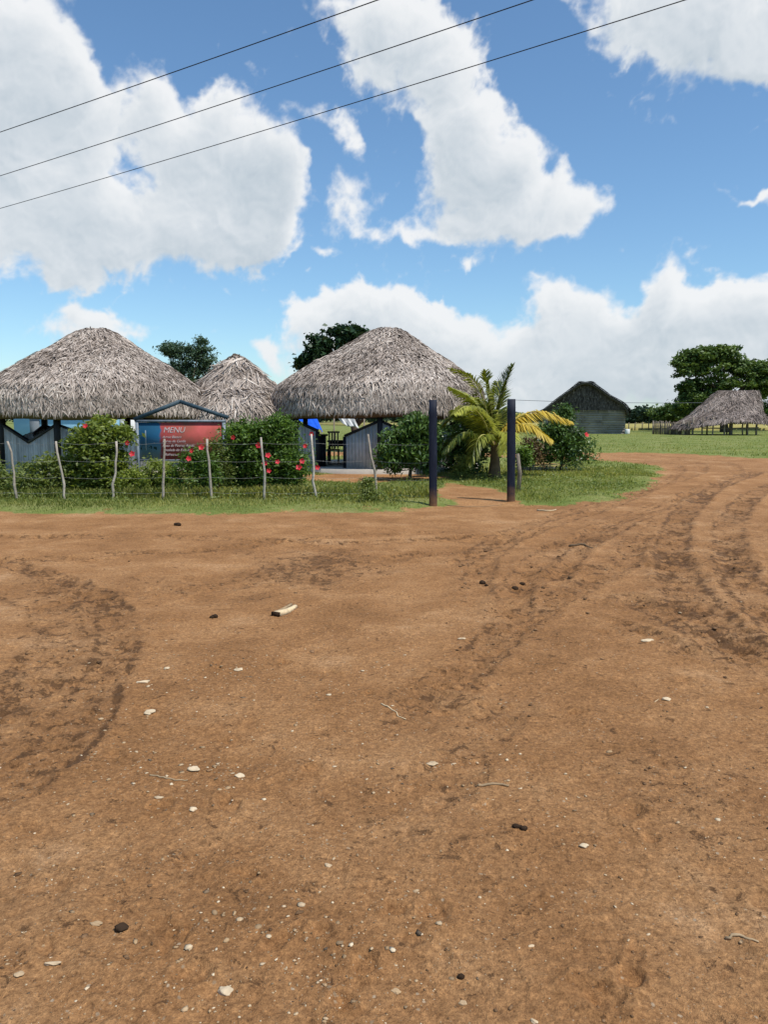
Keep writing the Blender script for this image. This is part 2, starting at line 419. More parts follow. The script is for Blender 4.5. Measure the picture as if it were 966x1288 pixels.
def terrain(x, y, fine=True):
    x = np.asarray(x, float); y = np.asarray(y, float)
    r = np.hypot(x, y)
    wob = .42 * fbm(x * 1.1, y * 1.1, 3, 21) + .16 * fbm(x * 6, y * 6, 2, 23)
    sd = np.maximum(poly_sd(yard, x, y) + wob, poly_sd(far_edge, x, y) + wob * 2)
    sd = np.where(y < -5, -5, sd)
    grass = sstep(-.45, .35, sd)
    bare = np.zeros_like(x)
    for cx, cy, rx, ry, s in BAREW:
        q = ((x - cx) / rx) ** 2 + ((y - cy) / ry) ** 2 + .5 * fbm(x * 2, y * 2, 3, 31)
        bare = np.maximum(bare, s * (1 - sstep(.5, 1.3, q)))
    grass = grass * (1 - bare)
    dirt = 1 - sstep(-.1, .3, sd)
    near = 1 - sstep(9, 22, r)
    h = .035 * fbm(x * .22, y * .22, 3, 1) * (1 - sstep(40, 90, r))
    h = h + .05 * sstep(-.15, .5, sd) * (1 - sstep(30, 60, r))
    rough = 0.5 + 0.5 * fbm(x * .7, y * .7, 3, 41)
    h = h + dirt * (.016 * fbm(x * 1.6, y * 1.6, 3, 2) + (.3 + rough) * .009 * fbm(x * 6, y * 6, 3, 3))
    mud_shade = np.zeros_like(x)
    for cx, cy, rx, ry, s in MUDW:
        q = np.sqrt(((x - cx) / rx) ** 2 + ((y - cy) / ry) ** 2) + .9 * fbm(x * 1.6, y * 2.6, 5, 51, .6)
        mud_shade = np.maximum(mud_shade, s * (1 - sstep(.25, 1.15, q)))
    track = np.zeros_like(x)
    for P, w, dp, md in RUTW:
        lo = P.min(0) - 3 * w - .3; hi = P.max(0) + 3 * w + .3
        idx = np.nonzero((x > lo[0]) & (x < hi[0]) & (y > lo[1]) & (y < hi[1]))[0] if x.ndim else None
        if len(idx) == 0: continue
        xx, yy = x[idx], y[idx]
        jx = .06 * fbm(xx * 3, yy * 3, 3, 61); jy = .06 * fbm(xx * 3, yy * 3, 3, 67)
        bd = np.full(len(idx), 1e9); bs = np.zeros(len(idx)); al = 0.0
        for i in range(len(P) - 1):
            a = P[i]; e = P[i + 1] - a; L2 = e @ e; L = math.sqrt(L2)
            t = np.clip(((xx + jx - a[0]) * e[0] + (yy + jy - a[1]) * e[1]) / L2, 0, 1)
            d = np.hypot(xx + jx - a[0] - t * e[0], yy + jy - a[1] - t * e[1])
            m = d < bd; bd[m] = d[m]; bs[m] = al + t[m] * L
            al += L
        u = bd / w
        fade = sstep(0, .8, bs) * (1 - sstep(al - .8, al, bs)) if al < 60 else 1.0
        brk = np.clip(.75 + .9 * fbm(xx * .9, yy * .9, 3, 71), 0.15, 1.2) * fade
        prof = -np.exp(-(u / .8) ** 4) + .65 * np.exp(-((u - 1.35) / .35) ** 2)
        tread = np.where(u < 1.1, .35 * np.sign(np.sin(bs * 2 * math.pi / .11 + u * 1.5)) * (1 - u / 1.1), 0)
        ragged = 1 + .8 * fbm(xx * 9, yy * 9, 3, 73)
        h[idx] += dirt[idx] * dp * brk * (prof * ragged + tread * .9) * .75
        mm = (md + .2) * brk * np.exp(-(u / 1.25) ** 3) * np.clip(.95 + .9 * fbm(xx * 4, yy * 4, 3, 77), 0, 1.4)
        sgn_edge = np.exp(-((u - .95) / .24) ** 2) * np.clip(.75 + .55 * fbm(xx * 2.2, yy * 2.2, 3, 79), 0, 1)  # dark lines along rut edges: ridge shadows painted in with the moist soil
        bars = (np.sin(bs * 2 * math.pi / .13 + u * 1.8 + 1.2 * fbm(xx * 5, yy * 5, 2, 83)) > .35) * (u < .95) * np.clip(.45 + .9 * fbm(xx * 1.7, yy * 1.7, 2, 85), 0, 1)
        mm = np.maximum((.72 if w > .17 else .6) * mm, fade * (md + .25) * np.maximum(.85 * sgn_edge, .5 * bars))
        mud_shade[idx] = np.maximum(mud_shade[idx], np.clip(mm, 0, 1))
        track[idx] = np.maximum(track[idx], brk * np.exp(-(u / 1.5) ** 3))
    mud_shade = mud_shade * dirt
    # churned soil: broken lumps where it is muddy
    rid = 1 - np.abs(fbm(x * 11, y * 11, 3, 81)) * 2.2
    h = h + dirt * np.clip(mud_shade + .3 * track, 0, 1) * (.024 * np.clip(rid, -.5, 1) - .012) * (1 - sstep(25, 45, r))
    if fine:
        h = h + dirt * near * (.0055 * fbm(x * 24, y * 24, 4, 5, .6) + .004 * np.clip(rough, .2, 1) * fbm(x * 75, y * 75, 2, 6))
        for cx, cy, a, b_, an, dp in prints:
            idx = np.nonzero((np.abs(x - cx) < .25) & (np.abs(y - cy) < .25))[0]
            if len(idx) == 0: continue
            dx = x[idx] - cx; dy = y[idx] - cy
            uu = dx * math.cos(an) + dy * math.sin(an); vv = -dx * math.sin(an) + dy * math.cos(an)
            q = np.sqrt((uu / a) ** 2 + (vv / b_) ** 2) + .4 * fbm(dx * 25 + cx * 9, dy * 25, 2, 91)
            h[idx] += dirt[idx] * dp * (-(1 - sstep(.5, 1.0, q)) + .5 * np.exp(-((q - 1.25) / .25) ** 2))
    return h, mud_shade, grass, bare, sd

def gz(x, y):
    return float(terrain(np.array([x]), np.array([y]), False)[0][0])

# ------------------------------------------------------------------ ground material
gm, nt, n, l = new_mat('soil_and_turf'); b = NB(nt)
co = b.wpos()
mud_shade = b.attr('mud_shade'); ga = b.attr('grass')
n1 = b.noise(co, .45, 5, .6); n2 = b.noise(co, 3.2, 6, .65); n3 = b.noise(co, 38, 5, .7); n4 = b.noise(co, 11, 5, .7)
n5 = b.noise(co, 95, 4, .75); n6 = b.noise(co, 1.3, 6, .7)
dirt = b.ramp(b.mapr(b.math('ADD', b.math('MULTIPLY', n1, .4), b.math('MULTIPLY', n6, .6)), .37, .64),
              [(0, (.250, .121, .046)), (.4, (.328, .163, .065)), (.7, (.388, .204, .087)), (1, (.47, .268, .130))])
fine = b.ramp(n3, [(.36, (.60, .57, .55)), (.46, (.92, .91, .90)), (.53, (1.05, 1.05, 1.05)), (.64, (1.42, 1.42, 1.40))])
dirt = b.mix(.75, dirt, fine, 'MULTIPLY')
fine2 = b.ramp(n5, [(.37, (.52, .49, .47)), (.47, (.95, .94, .93)), (.54, (1.05, 1.05, 1.05)), (.64, (1.55, 1.55, 1.52))])
dirt = b.mix(.55, dirt, fine2, 'MULTIPLY')
crumb = b.noise(co, 9.5, 7, .78, .4)
cr2 = b.noise(b.vmath('MULTIPLY', co, (1.0, 1.0, 1.0)), 3.4, 8, .74)
# pale chips and grit pressed into the soil
vs_in = b.vmath('MULTIPLY_ADD', b.noisec(co, 30, 2, .5), (.02, .02, .02), co)
for sc_, thr, amt in ((48, .945, .85), (110, .90, .7)):
    vo = n.new('ShaderNodeTexVoronoi'); vo.inputs['Scale'].default_value = sc_; l.new(vs_in, vo.inputs['Vector'])
    vs = n.new('ShaderNodeSeparateColor'); l.new(vo.outputs['Color'], vs.inputs[0])
    chip = b.math('MULTIPLY', b.mapr(vo.outputs['Distance'], .18, .34, 1, 0), b.math('GREATER_THAN', b.math('ADD', vs.outputs[0], b.mapr(n2, .3, .7, -.14, .09)), thr))
    dirt = b.mix(b.math('MULTIPLY', chip, amt), dirt, b.ramp(vs.outputs[1], [(0, (.30, .20, .115)), (1, (.56, .43, .29))]))
mud_shade_f = b.math('MULTIPLY', mud_shade, b.mapr(cr2, .38, .56, .25, 1.0), clamp=True)
dirt = b.mix(b.math('MULTIPLY', mud_shade_f, .62), dirt, (.115, .056, .024, 1))
dk = b.mapr(b.math('MULTIPLY_ADD', mud_shade, .17, crumb), .600, .665, 0, 1)  # dark crumbs, denser in the ruts: shadows of soil lumps painted into the colour
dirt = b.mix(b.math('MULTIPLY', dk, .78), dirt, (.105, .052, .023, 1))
dk2 = b.mapr(b.math('MULTIPLY_ADD', mud_shade, .10, cr2), .62, .72, 0, .45)
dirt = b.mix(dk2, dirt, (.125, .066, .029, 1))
g1 = b.noise(co, .5, 5, .6); g2 = b.noise(co, 7, 5, .7)
turf = b.ramp(b.math('ADD', b.math('MULTIPLY', g1, .6), b.math('MULTIPLY', g2, .4)),
              [(.32, (.105, .145, .028)), (.5, (.175, .205, .050)), (.66, (.30, .27, .11))])
gmask = b.mapr(b.math('ADD', b.math('SUBTRACT', ga, b.mapr(b.noise(co, 1.1, 6, .7), .54, .70, 0, .55)), b.math('MULTIPLY', b.math('SUBTRACT', b.noise(co, 9, 5, .7), .5), .9)), .35, .6, 0, 1, True)
col = b.mix(gmask, dirt, turf)
hgt = b.math('ADD', b.math('MULTIPLY', n3, .55), b.math('MULTIPLY', b.noise(co, 190, 4, .75), .25))
hgt = b.math('ADD', hgt, b.math('MULTIPLY', crumb, 1.1))
hgt = b.math('SUBTRACT', hgt, b.math('MULTIPLY', dk, .35))
nm = b.bump(hgt, .9, .026)
b.out(b.bsdf(col, b.mapr(mud_shade, 0, 1, .95, .78), .15, nm))
M['ground'] = gm

# ------------------------------------------------------------------ ground mesh (one polar sheet, split into road and turf)
az = np.concatenate([np.arange(-180, -54, 6), np.linspace(-54, 54, 880), np.arange(60, 180, 6)]) * math.pi / 180
rr = [0.9]
while rr[-1] < 22: rr.append(rr[-1] * 1.0046)
while rr[-1] < 70: rr.append(rr[-1] * 1.011)
while rr[-1] < 9000: rr.append(rr[-1] * 1.09)
rr = np.array(rr)
A, RR = np.meshgrid(az, rr)
X = (np.sin(A) * RR).ravel(); Yv = (np.cos(A) * RR).ravel()
h, mud_shade_v, gv, bv, sdv = terrain(X, Yv)
V = np.column_stack([X, Yv, h])
na, nr = len(az), len(rr)
i = np.arange(nr - 1)[:, None] * na; j = np.arange(na)[None]; j2 = (j + 1) % na
Q = np.stack([i + j, i + j2, i + na + j2, i + na + j], -1).reshape(-1, 4)
V = np.vstack([V, [[0, 0, float(np.mean(h[:na]))]]])
centre = len(V) - 1
T = np.stack([np.full(na, centre), (np.arange(na) + 1) % na, np.arange(na)], -1)
mud_shade_v = np.append(mud_shade_v, 0); gv2 = np.append(gv, 0); sdq = np.append(sdv, -5)
isg = sdq[Q].mean(1) > 0
def sub(Qs, Ts, name):
    used = np.unique(np.concatenate([Qs.ravel(), Ts.ravel()]))
    mp = np.full(len(V), -1); mp[used] = np.arange(len(used))
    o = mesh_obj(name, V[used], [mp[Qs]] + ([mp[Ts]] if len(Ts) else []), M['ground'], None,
                 {'mud_shade': mud_shade_v[used], 'grass': gv2[used]}, True)
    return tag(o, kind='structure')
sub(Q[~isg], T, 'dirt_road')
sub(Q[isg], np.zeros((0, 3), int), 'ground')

# yellow crop field far behind
fm = mat_plain('dry_yellow_field', (.34, .29, .10), .95, .1, .25, .25, 0)
fp = np.array([[on_z(x, y)[0], on_z(x, y)[1]] for x, y in [(640, 541.5), (900, 541.5), (1100, 541)]] + [[700, 500], [-100, 500]])
mb = MB()
top = np.column_stack([fp, np.full(len(fp), .35)]); bot = np.column_stack([fp, np.full(len(fp), -.2)])
k = len(fp)
mb.add(np.vstack([top, bot]), [np.arange(k)[None]] + [np.array([[i_, i_ + k, (i_ + 1) % k + k, (i_ + 1) % k]]) for i_ in range(k)])
tag(mb.build('field', fm), kind='structure')

# ------------------------------------------------------------------ foliage
def leaf_quads(P, size, r, up=.5, aspect=.45, droop=0.0):
    n = len(P)
    d = r.normal(size=(n, 3)); d[:, 2] = d[:, 2] * .6 - droop
    d /= np.linalg.norm(d, axis=1)[:, None]
    nrm = r.normal(size=(n, 3)); nrm[:, 2] = np.abs(nrm[:, 2]) + up
    s = np.cross(d, nrm); s /= np.linalg.norm(s, axis=1)[:, None] + 1e-9
    nn = np.cross(s, d)
    L = (size * r.uniform(.6, 1.35, n))[:, None]; W = L * aspect
    a = P - d * L * .5
    m = P + nn * L * .0
    V = np.stack([a, m + s * W * .5 + nn * L * .08, P + d * L * .5 - nn * L * .06, m - s * W * .5 + nn * L * .08], 1).reshape(-1, 3)
    Fq = np.arange(n * 4).reshape(-1, 4)
    return V, Fq

def clump_points(r, blobs, per, sigma, nclump, squash=.75):
    """blobs: (center, radii); clumps scattered through each blob, denser outside"""
    pts, tint, cl = [], [], []
    for c, rad in blobs:
        for _ in range(nclump):
            v = r.normal(size=3); v /= np.linalg.norm(v)
            q = np.asarray(c) + v * np.asarray(rad) * r.uniform(.35, 1.0) ** .6
            cl.append(q)
            g = r.normal(size=(per, 3)) * sigma * r.uniform(.6, 1.25) * np.array([1, 1, squash])
            pts.append(q + g); tint.append(np.full(per, r.normal(0, .14)))
    return np.concatenate(pts), np.concatenate(tint), np.array(cl)

def crown(name, mat, parent, blobs, per, sigma, nclump, size, seed, aspect=.45, up=.5, mean=.45, droop=0., zmin=None, squash=.75):
    r = np.random.default_rng(seed)
    P, t, cl = clump_points(r, blobs, per, sigma, nclump, squash)
    if zmin is not None:
        k = P[:, 2] > zmin; P, t = P[k], t[k]
    V, Fq = leaf_quads(P, size, r, up, aspect, droop)
    tint = np.clip(mean + t + r.normal(0, .17, len(P)), 0, 1)
    o = mesh_obj(name, V, Fq, mat, parent, {'tint': np.repeat(tint, 4)})
    return o, cl

def limbs(name, mat, parent, base, cl, r0, seed, n=14, fork=.35, bend=.12, sides=7):
    r = np.random.default_rng(seed)
    mb = MB()
    base = np.asarray(base, float)
    mid = cl.mean(0)
    top = base + (mid - base) * fork
    mb.tube(np.array([base - [0, 0, .1], base + (top - base) * .4 + r.normal(0, .04, 3) * r0 * 8, top, base + (mid - base) * .8]), [r0 * 1.25, r0, r0 * .8, r0 * .35], sides)
    for q in cl[r.permutation(len(cl))[:n]]:
        s = base + (mid - base) * r.uniform(fork * .6, .8)
        m = (s + q) / 2 + r.normal(0, bend, 3) * np.linalg.norm(q - s)
        m[2] -= .05 * np.linalg.norm(q - s)
        k = r.uniform(.25, .5)
        mb.tube(np.array([s, m, q]), [r0 * k, r0 * k * .6, r0 * k * .2], 5)
    return mb.build(name, mat, parent, True)

def flower(parent, c, rad, seed):
    r = np.random.default_rng(seed)
    c = np.asarray(c, float)
    ax = np.array([r.normal(0, .3), -1, r.normal(.25, .25)]); ax /= np.linalg.norm(ax)
    u = np.cross(ax, [0, 0, 1]); u /= np.linalg.norm(u); v = np.cross(ax, u)
    mb = MB()
    ph = r.uniform(0, 6)
    for k in range(5):
        a = ph + k * 2 * math.pi / 5
        d = math.cos(a) * u + math.sin(a) * v; s = -math.sin(a) * u + math.cos(a) * v
        P = [c - ax * rad * .3, c + d * rad * .5 + s * rad * .42 + ax * rad * .15, c + d * rad * .95 + s * rad * .30 + ax * rad * .28,
             c + d * rad * 1.05 + ax * rad * .2, c + d * rad * .95 - s * rad * .30 + ax * rad * .30, c + d * rad * .5 - s * rad * .42 + ax * rad * .15, c + d * rad * .55 + ax * rad * .02]
        mb.add(P, np.array([[0, 1, 6], [1, 2, 6], [2, 3, 6], [3, 4, 6], [4, 5, 6], [5, 0, 6]]), r.uniform(.2, .9))
    o = mb.build('flower', M['flower'], parent, True)
    st = MB(); st.tube([c, c + ax * rad * .8 + np.array([0, 0, .1]) * rad], [rad * .06, rad * .03], 5)
    st.build('stamen', M['stamen'], o, True)
    return o

def shrub(name, label, mat, Y, blobs_px, per, sigma, ncl, size, seed, r0=.03, aspect=.45, mean=.45, flowers=(), cat='shrub', droop=0., group=None, depth=.75, nl=10, up=.5):
    """blobs_px: (cx, cy, rx, ry) ellipses in photo pixels at depth Y"""
    bl = []
    for cx, cy, rx, ry in blobs_px:
        c = on_y(cx, cy, Y); sc = Y / F
        bl.append((c + np.array([0, 0, 0]), np.array([rx * sc, max(rx * sc * depth, .12), ry * sc])))
    bx = np.mean([q[0][0] for q in bl]); z0 = gz(bx, Y)
    t = thing(name, (bx, Y, z0), label, cat, group)
    o, cl = crown('foliage', mat, t, bl, int(per * 1.5), sigma, ncl, size * 1.1, seed, aspect, up, mean + .06, droop, z0 - .02)
    limbs('stem', M['bark'], t, (bx, Y, z0), cl, r0, seed + 1, nl)
    for k, (fx, fy) in enumerate(flowers):
        flower(t, on_y(fx, fy, Y - .15 - max(q[1][1] for q in bl) * .75), .062 * min(Y / 17.5, 1.1) * random.uniform(.8, 1.15), seed * 31 + k)
    return t

# ------------------------------------------------------------------ thatched roofs
def thatch_roof(name, c, prof, rx, ry, ridge, lean, nst, seed, mat, parent, L=(.13, .30), W=(.018, .042), thick=.16, mean=.55, wob=.05, n_ang=64, fringe=1.0, phi_rng=None, clr=.155):
    r = np.random.default_rng(seed)
    pr = np.array(prof, float)       # (rho, z)
    s = np.concatenate([[0], np.cumsum(np.hypot(np.diff(pr[:, 0] * rx), np.diff(pr[:, 1])))]); s /= s[-1]
    ws = r.uniform(0, 6.28, 4)
    def S(t, ph):
        t = np.asarray(t, float)
        rho = np.interp(t, s, pr[:, 0]); z = np.interp(t, s, pr[:, 1])
        w = 1 + wob * (.5 * np.sin(3 * ph + ws[0]) + .3 * np.sin(5 * ph + ws[1]) + .25 * np.sin(9 * ph + ws[2])) * t
        zz = z + wob * .8 * t * (np.sin(4 * ph + ws[3]) * .5 + .5 * np.sin(7 * ph + ws[1]))
        return np.stack([c[0] + lean[0] * (1 - t) + np.cos(ph) * (rx * rho * w + ridge), c[1] + lean[1] * (1 - t) + np.sin(ph) * ry * rho * w, zz + 0 * ph], -1)
    mb = MB()
    # solid shell: outer and inner skins
    tt = np.linspace(0, 1, 22); pp = np.linspace(0, 2 * math.pi, n_ang, endpoint=False)
    TT, PP = np.meshgrid(tt, pp, indexing='ij')
    Vo = S(TT, PP)
    Vi = Vo.copy(); Vi[..., 2] -= thick
    Vi[..., :2] = c[:2] + (Vi[..., :2] - np.asarray(c[:2])) * .97
    m, k = len(tt), n_ang
    def grid(off, flip):
        i = np.arange(m - 1)[:, None] * k; j = np.arange(k)[None]; j2 = (j + 1) % k
        q = [i + j, i + k + j, i + k + j2, i + j2]
        if flip: q = q[::-1]
        return np.stack(q, -1).reshape(-1, 4) + off
    jj = np.arange(k); e = (m - 1) * k
    rim = np.stack([e + jj, e + m * k + jj, e + m * k + (jj + 1) % k, e + (jj + 1) % k], -1)
    mb.add(np.concatenate([Vo.reshape(-1, 3), Vi.reshape(-1, 3)]), [grid(0, False), grid(m * k, True), rim], .16)
    # leaf strips
    u = r.uniform(0, 1, nst)
    t = np.sqrt(u * .985 + .003) * .99
    nf = int(nst * .16 * fringe)
    t[:nf] = r.uniform(.93, 1.0, nf)
    ph = r.uniform(0, 2 * math.pi, nst) if phi_rng is None else r.uniform(*phi_rng, nst)
    P = S(t, ph); e_ = .012
    D = S(np.minimum(t + e_, 1), ph) - S(np.minimum(t + e_, 1) - 2 * e_, ph)
    D /= np.linalg.norm(D, axis=1)[:, None]
    Tn = S(t, ph + .01) - S(t, ph - .01); Tn /= np.linalg.norm(Tn, axis=1)[:, None] + 1e-9
    N = np.cross(D, Tn); N *= np.sign(N[:, 2:3] + 1e-6)
    N /= np.linalg.norm(N, axis=1)[:, None]
    yaw = r.normal(0, .5, nst)[:, None]
    dd = D * np.cos(yaw) + Tn * np.sin(yaw)
    sd = -D * np.sin(yaw) + Tn * np.cos(yaw)
    roll = r.normal(0, .5, nst)[:, None]
    sd = sd * np.cos(roll) + N * np.sin(roll)
    ln = r.uniform(*L, nst)[:, None]; w = r.uniform(*W, nst)[:, None]
    ln[t < .12] *= .7
    lift = np.abs(r.normal(0, .10, nst))[:, None]
    hang = (t > .93)[:, None] * r.uniform(.1, .6, nst)[:, None]
    P0 = P - dd * ln * .45 + N * .015
    P1 = P + N * (.03 + lift * ln * .5) + 0 * dd
    P2 = P + dd * ln * (.55 - .25 * hang) + N * (.015 + lift * ln * .9) - np.array([0, 0, 1.]) * hang * ln * .4
    V = np.stack([P0 - sd * w * .5, P0 + sd * w * .5, P1 + sd * w * .5, P1 - sd * w * .5, P2 + sd * w * .12, P2 - sd * w * .12], 1).reshape(-1, 3)
    o = np.arange(nst)[:, None] * 6
    Fq = np.concatenate([o + np.array([[0, 1, 2, 3]]), o + np.array([[3, 2, 4, 5]])])
    tint = np.clip(r.normal(mean, clr, nst) + .1 * np.sin(ph * 3 + t * 9 + ws[0]), 0, 1)
    mb.add(V, Fq, np.repeat(tint, 6))
    return mb.build(name, mat, parent)

PROF = [(0, 1.0), (.06, .994), (.17, .937), (.28, .85), (.42, .735), (.64, .585), (.85, .41), (.94, .32), (.985, .2), (1.0, .03)]
def profile(z0, z1): return [(a, z0 + (z1 - z0) * b_) for a, b_ in PROF]

def plank_panel(parent, A, B, hpost, hmid, s0=0, s1=1, mat='grey_plank', z0=.14, seed=0, vmid=.5, rail=True, name='wall_panel', step=.115):
    r = np.random.default_rng(seed)
    A = np.asarray(A, float); B = np.asarray(B, float)
    L = np.linalg.norm(B - A); d = (B - A) / L; nrm = np.array([d[1], -d[0]])
    H = lambda s: hpost - (hpost - hmid) * (1 - abs(s - vmid) / (vmid if s < vmid else 1 - vmid))
    n = max(2, int(round(L * (s1 - s0) / step)))
    mb = MB()
    for k in range(n):
        a = s0 + (s1 - s0) * k / n; b_ = s0 + (s1 - s0) * (k + 1) / n
        g = .004 / L
        a += g; b_ -= g
        off = r.normal(0, .003); t = .018
        pa = A + d * L * a; pb = A + d * L * b_
        P = []
        for o in (off - t, off + t):
            P += [[*(pa + nrm * o), z0], [*(pb + nrm * o), z0], [*(pb + nrm * o), H(b_)], [*(pa + nrm * o), H(a)]]
        mb.add(P, np.array([[0, 1, 2, 3], [7, 6, 5, 4], [0, 4, 5, 1], [1, 5, 6, 2], [2, 6, 7, 3], [3, 7, 4, 0]]), np.clip(r.normal(.5, .2), 0, 1))
    o = mb.build(name, M[mat], parent)
    if rail:
        rb = MB()
        ks = [s for s in sorted({s0, s1, vmid}) if s0 <= s <= s1]
        for p, q in zip(ks[:-1], ks[1:]):
            a3 = np.array([*(A + d * L * p), H(p) + .02]); b3 = np.array([*(A + d * L * q), H(q) + .02])
            rb.bar(a3, b3, .10, .07)
        if s0 > 0 or s1 < 1:
            s_ = s1 if s1 < 1 else s0
            pp = A + d * L * s_
            rb.box([*pp, (H(s_) + z0) / 2], (.09, .09, H(s_) - z0), rz=math.atan2(d[1], d[0]))
        rb.build('rail', M['black_wood'], o)
    return o

def palapa(label, cx, cy, Rp, Re, ztop, zeave, ridge, lean, nst, seed, rot=0.0, panels=()):
    z0 = gz(cx, cy) - .02
    t = thing('thatched_hut', (cx, cy, z0), label, 'thatched hut', 'thatched huts in the yard')
    thatch_roof('roof', (cx, cy), profile(zeave, ztop), Re, Re * .97, ridge, lean, nst, seed, M['thatch'], t)
    sl = MB(); kk = 40
    a = np.arange(kk) * 2 * math.pi / kk
    rs = Rp + .22
    lo = np.column_stack([cx + rs * np.cos(a), cy + rs * np.sin(a), np.full(kk, z0 - .1)]); hi = lo.copy(); hi[:, 2] = z0 + .14
    sl.add(np.vstack([lo, hi]), [np.stack([np.arange(kk), (np.arange(kk) + 1) % kk, (np.arange(kk) + 1) % kk + kk, np.arange(kk) + kk], -1), (np.arange(kk) + kk)[None]])
    sl.build('floor_slab', M['concrete'], t)
    pos = []
    for k in range(6):
        th = R(60 * k) + rot
        pos.append(np.array([cx + Rp * math.sin(th), cy - Rp * math.cos(th)]))
    for p in pos:
        mb = MB(); mb.box([p[0], p[1], (z0 + .14 + 2.2) / 2], (.15, .15, 2.2 - z0 - .14)); mb.build('post', M['black_wood'], t)
    bm_ = MB()
    for k in range(6):
        p, q = pos[k], pos[(k + 1) % 6]
        bm_.bar([*p, 2.06], [*q, 2.06], .12, .16)
        bm_.bar([*p, 2.15], [cx + lean[0], cy + lean[1], ztop - .35], .07, .09)
    bm_.build('roof_beam', M['black_wood'], t)
    for i_, (k, s0, s1, hp, hm) in enumerate(panels):
        plank_panel(t, pos[k % 6], pos[(k + 1) % 6], hp, hm, s0, s1, seed=seed * 7 + i_, z0=z0 + .14)
    return t, pos, z0

hut_r, posr, zr = palapa('widest thatched hut, its dark front open between grey plank half walls, behind the gate posts', -.12, 25.8, 2.95, 3.38, 4.50, 1.72, 0.03, (.25, 0), 36000, 5, 0,
       panels=[(5, 0, .27, 1.55, 1.0), (5, .60, 1, 1.55, 1.0), (0, 0, 1, 1.55, 1.0), (1, 0, 1, 1.5, 1.0), (4, 0, 1, 1.4, .85), (2, 0, .30, 1.5, 1.0)])
hut_l, posl, zl = palapa('thatched hut at the left edge of the yard, blue house wall showing under its eave', -8.80, 24.5, 2.6, 3.24, 4.34, 1.70, 0.04, (.12, 0), 34000, 9, R(-3),
       panels=[(5, 0, 1, 1.45, .95), (0, 0, 1, 1.45, .95), (4, 0, 1, 1.4, .95), (3, 0, 1, 1.4, .95)])

# middle hut: two-tier roof with a slatted wall
mx, my = on_y(298, 500, 27.2)[0], 27.2
zm = gz(mx, my) - .02
hm = thing('thatched_hut', (mx, my, zm), 'small two-tiered thatched hut between the two big ones, with a brown slatted wall', 'thatched hut', 'thatched huts in the yard')
thatch_roof('roof', (mx, my), [(0, 3.64), (.08, 3.62), (.25, 3.43), (.5, 3.10), (.78, 2.74), (.95, 2.55), (1, 2.40)], 1.46, 1.46, .05, (0, 0), 6500, 15, M['thatch'], hm, L=(.5, .95), W=(.03, .07), mean=.56, n_ang=48)
px_ = on_y(287, 500, 24.9)[0]
thatch_roof('porch_roof', (px_, 24.9), [(0, 2.46), (.25, 2.44), (.5, 2.34), (.78, 2.10), (.95, 1.88), (1, 1.74)], 1.05, 1.2, .40, (0, 0), 5200, 17, M['thatch'], hm, L=(.45, .8), W=(.03, .06), mean=.58, n_ang=48)
wl = MB(); r_ = np.random.default_rng(4)
xa, xb = on_y(232, 540, 25)[0], on_y(350, 540, 25)[0]
x_ = xa
while x_ < xb:
    w_ = .055 + r_.uniform(-.01, .012)
    wl.box([x_ + w_ / 2, 25.0 + r_.normal(0, .006), zm + 1.05 + r_.normal(0, .02)], (w_ - .012, .035, 2.1), tint=np.clip(r_.normal(.5, .25), 0, 1))
    x_ += w_
wl.build('slat_wall', M['brown_slat'], hm)
for sx in (-1.2, 1.2):
    for sy in (-1.2, 1.2):
        mb = MB(); mb.tube([[mx + sx, my + sy, zm - .1], [mx + sx, my + sy, 2.4]], .06); mb.build('post', M['pole_wood'], hm)
for xx in (px_ - 1.2, px_ + 1.2):
    mb = MB(); mb.tube([[xx, 24.2, zm - .1], [xx, 24.2, 2.0]], .05); mb.build('post', M['pole_wood'], hm)

# things in the right hut ------------------------------------------------
def tz(hut_z): return hut_z + .14
fl = tz(zr)
c = on_y(401, 570, 24.6)
t = thing('interior_dark', (c[0], 24.6, fl), 'added dark block standing for the interior darkness just inside the open front of the widest hut', 'shade block')  # added dark block where only the unlit interior shows
mb = MB(); mb.box([c[0] - .1, 24.6, fl + .46], (.62, .45, .92)); mb.build('dark_block', M['black_wood'], t)
mb = MB(); mb.box([c[0] - .1, 24.6, fl + .945], (.74, .55, .05)); mb.build('dark_block_top', M['navy_wood'], t)
c = on_y(424, 565, 27.0)
t = thing('dining_table', (c[0], 27.0, fl), 'dark table seen through the open front of the widest hut', 'table')
mb = MB(); mb.box([c[0], 27, fl + .70], (.62, .8, .05)); mb.box([c[0], 27, fl + .60], (.54, .7, .14)); mb.build('table_top', M['black_wood'], t)
for sx in (-.26, .26):
    for sy in (-.35, .35):
        mb = MB(); mb.box([c[0] + sx, 27 + sy, fl + .27], (.05, .05, .54)); mb.build('leg', M['black_wood'], t)
t = thing('slatted_chair', (c[0] - .28, 26.1, fl), 'pale slat-backed chair beside the dark table in the widest hut', 'chair')
cx_, cy_ = on_y(419, 550, 26.1)[0], 26.1
t.location = (cx_, cy_, fl)
mb = MB(); mb.box([cx_, cy_, fl + .44], (.40, .40, .04)); mb.build('seat', M['pole_wood'], t)
mb = MB()
for k in range(4): mb.box([cx_ - .14 + k * .093, cy_ + .19, fl + .73], (.045, .022, .52), tint=.9)
mb.box([cx_, cy_ + .19, fl + 1.01], (.40, .03, .06), tint=.9)
mb.build('backrest', M['pole_wood'], t)
for sx in (-.17, .17):
    for sy in (-.17, .17):
        mb = MB(); mb.box([cx_ + sx, cy_ + sy, fl + .21], (.04, .04, .42)); mb.build('leg', M['pole_wood'], t)

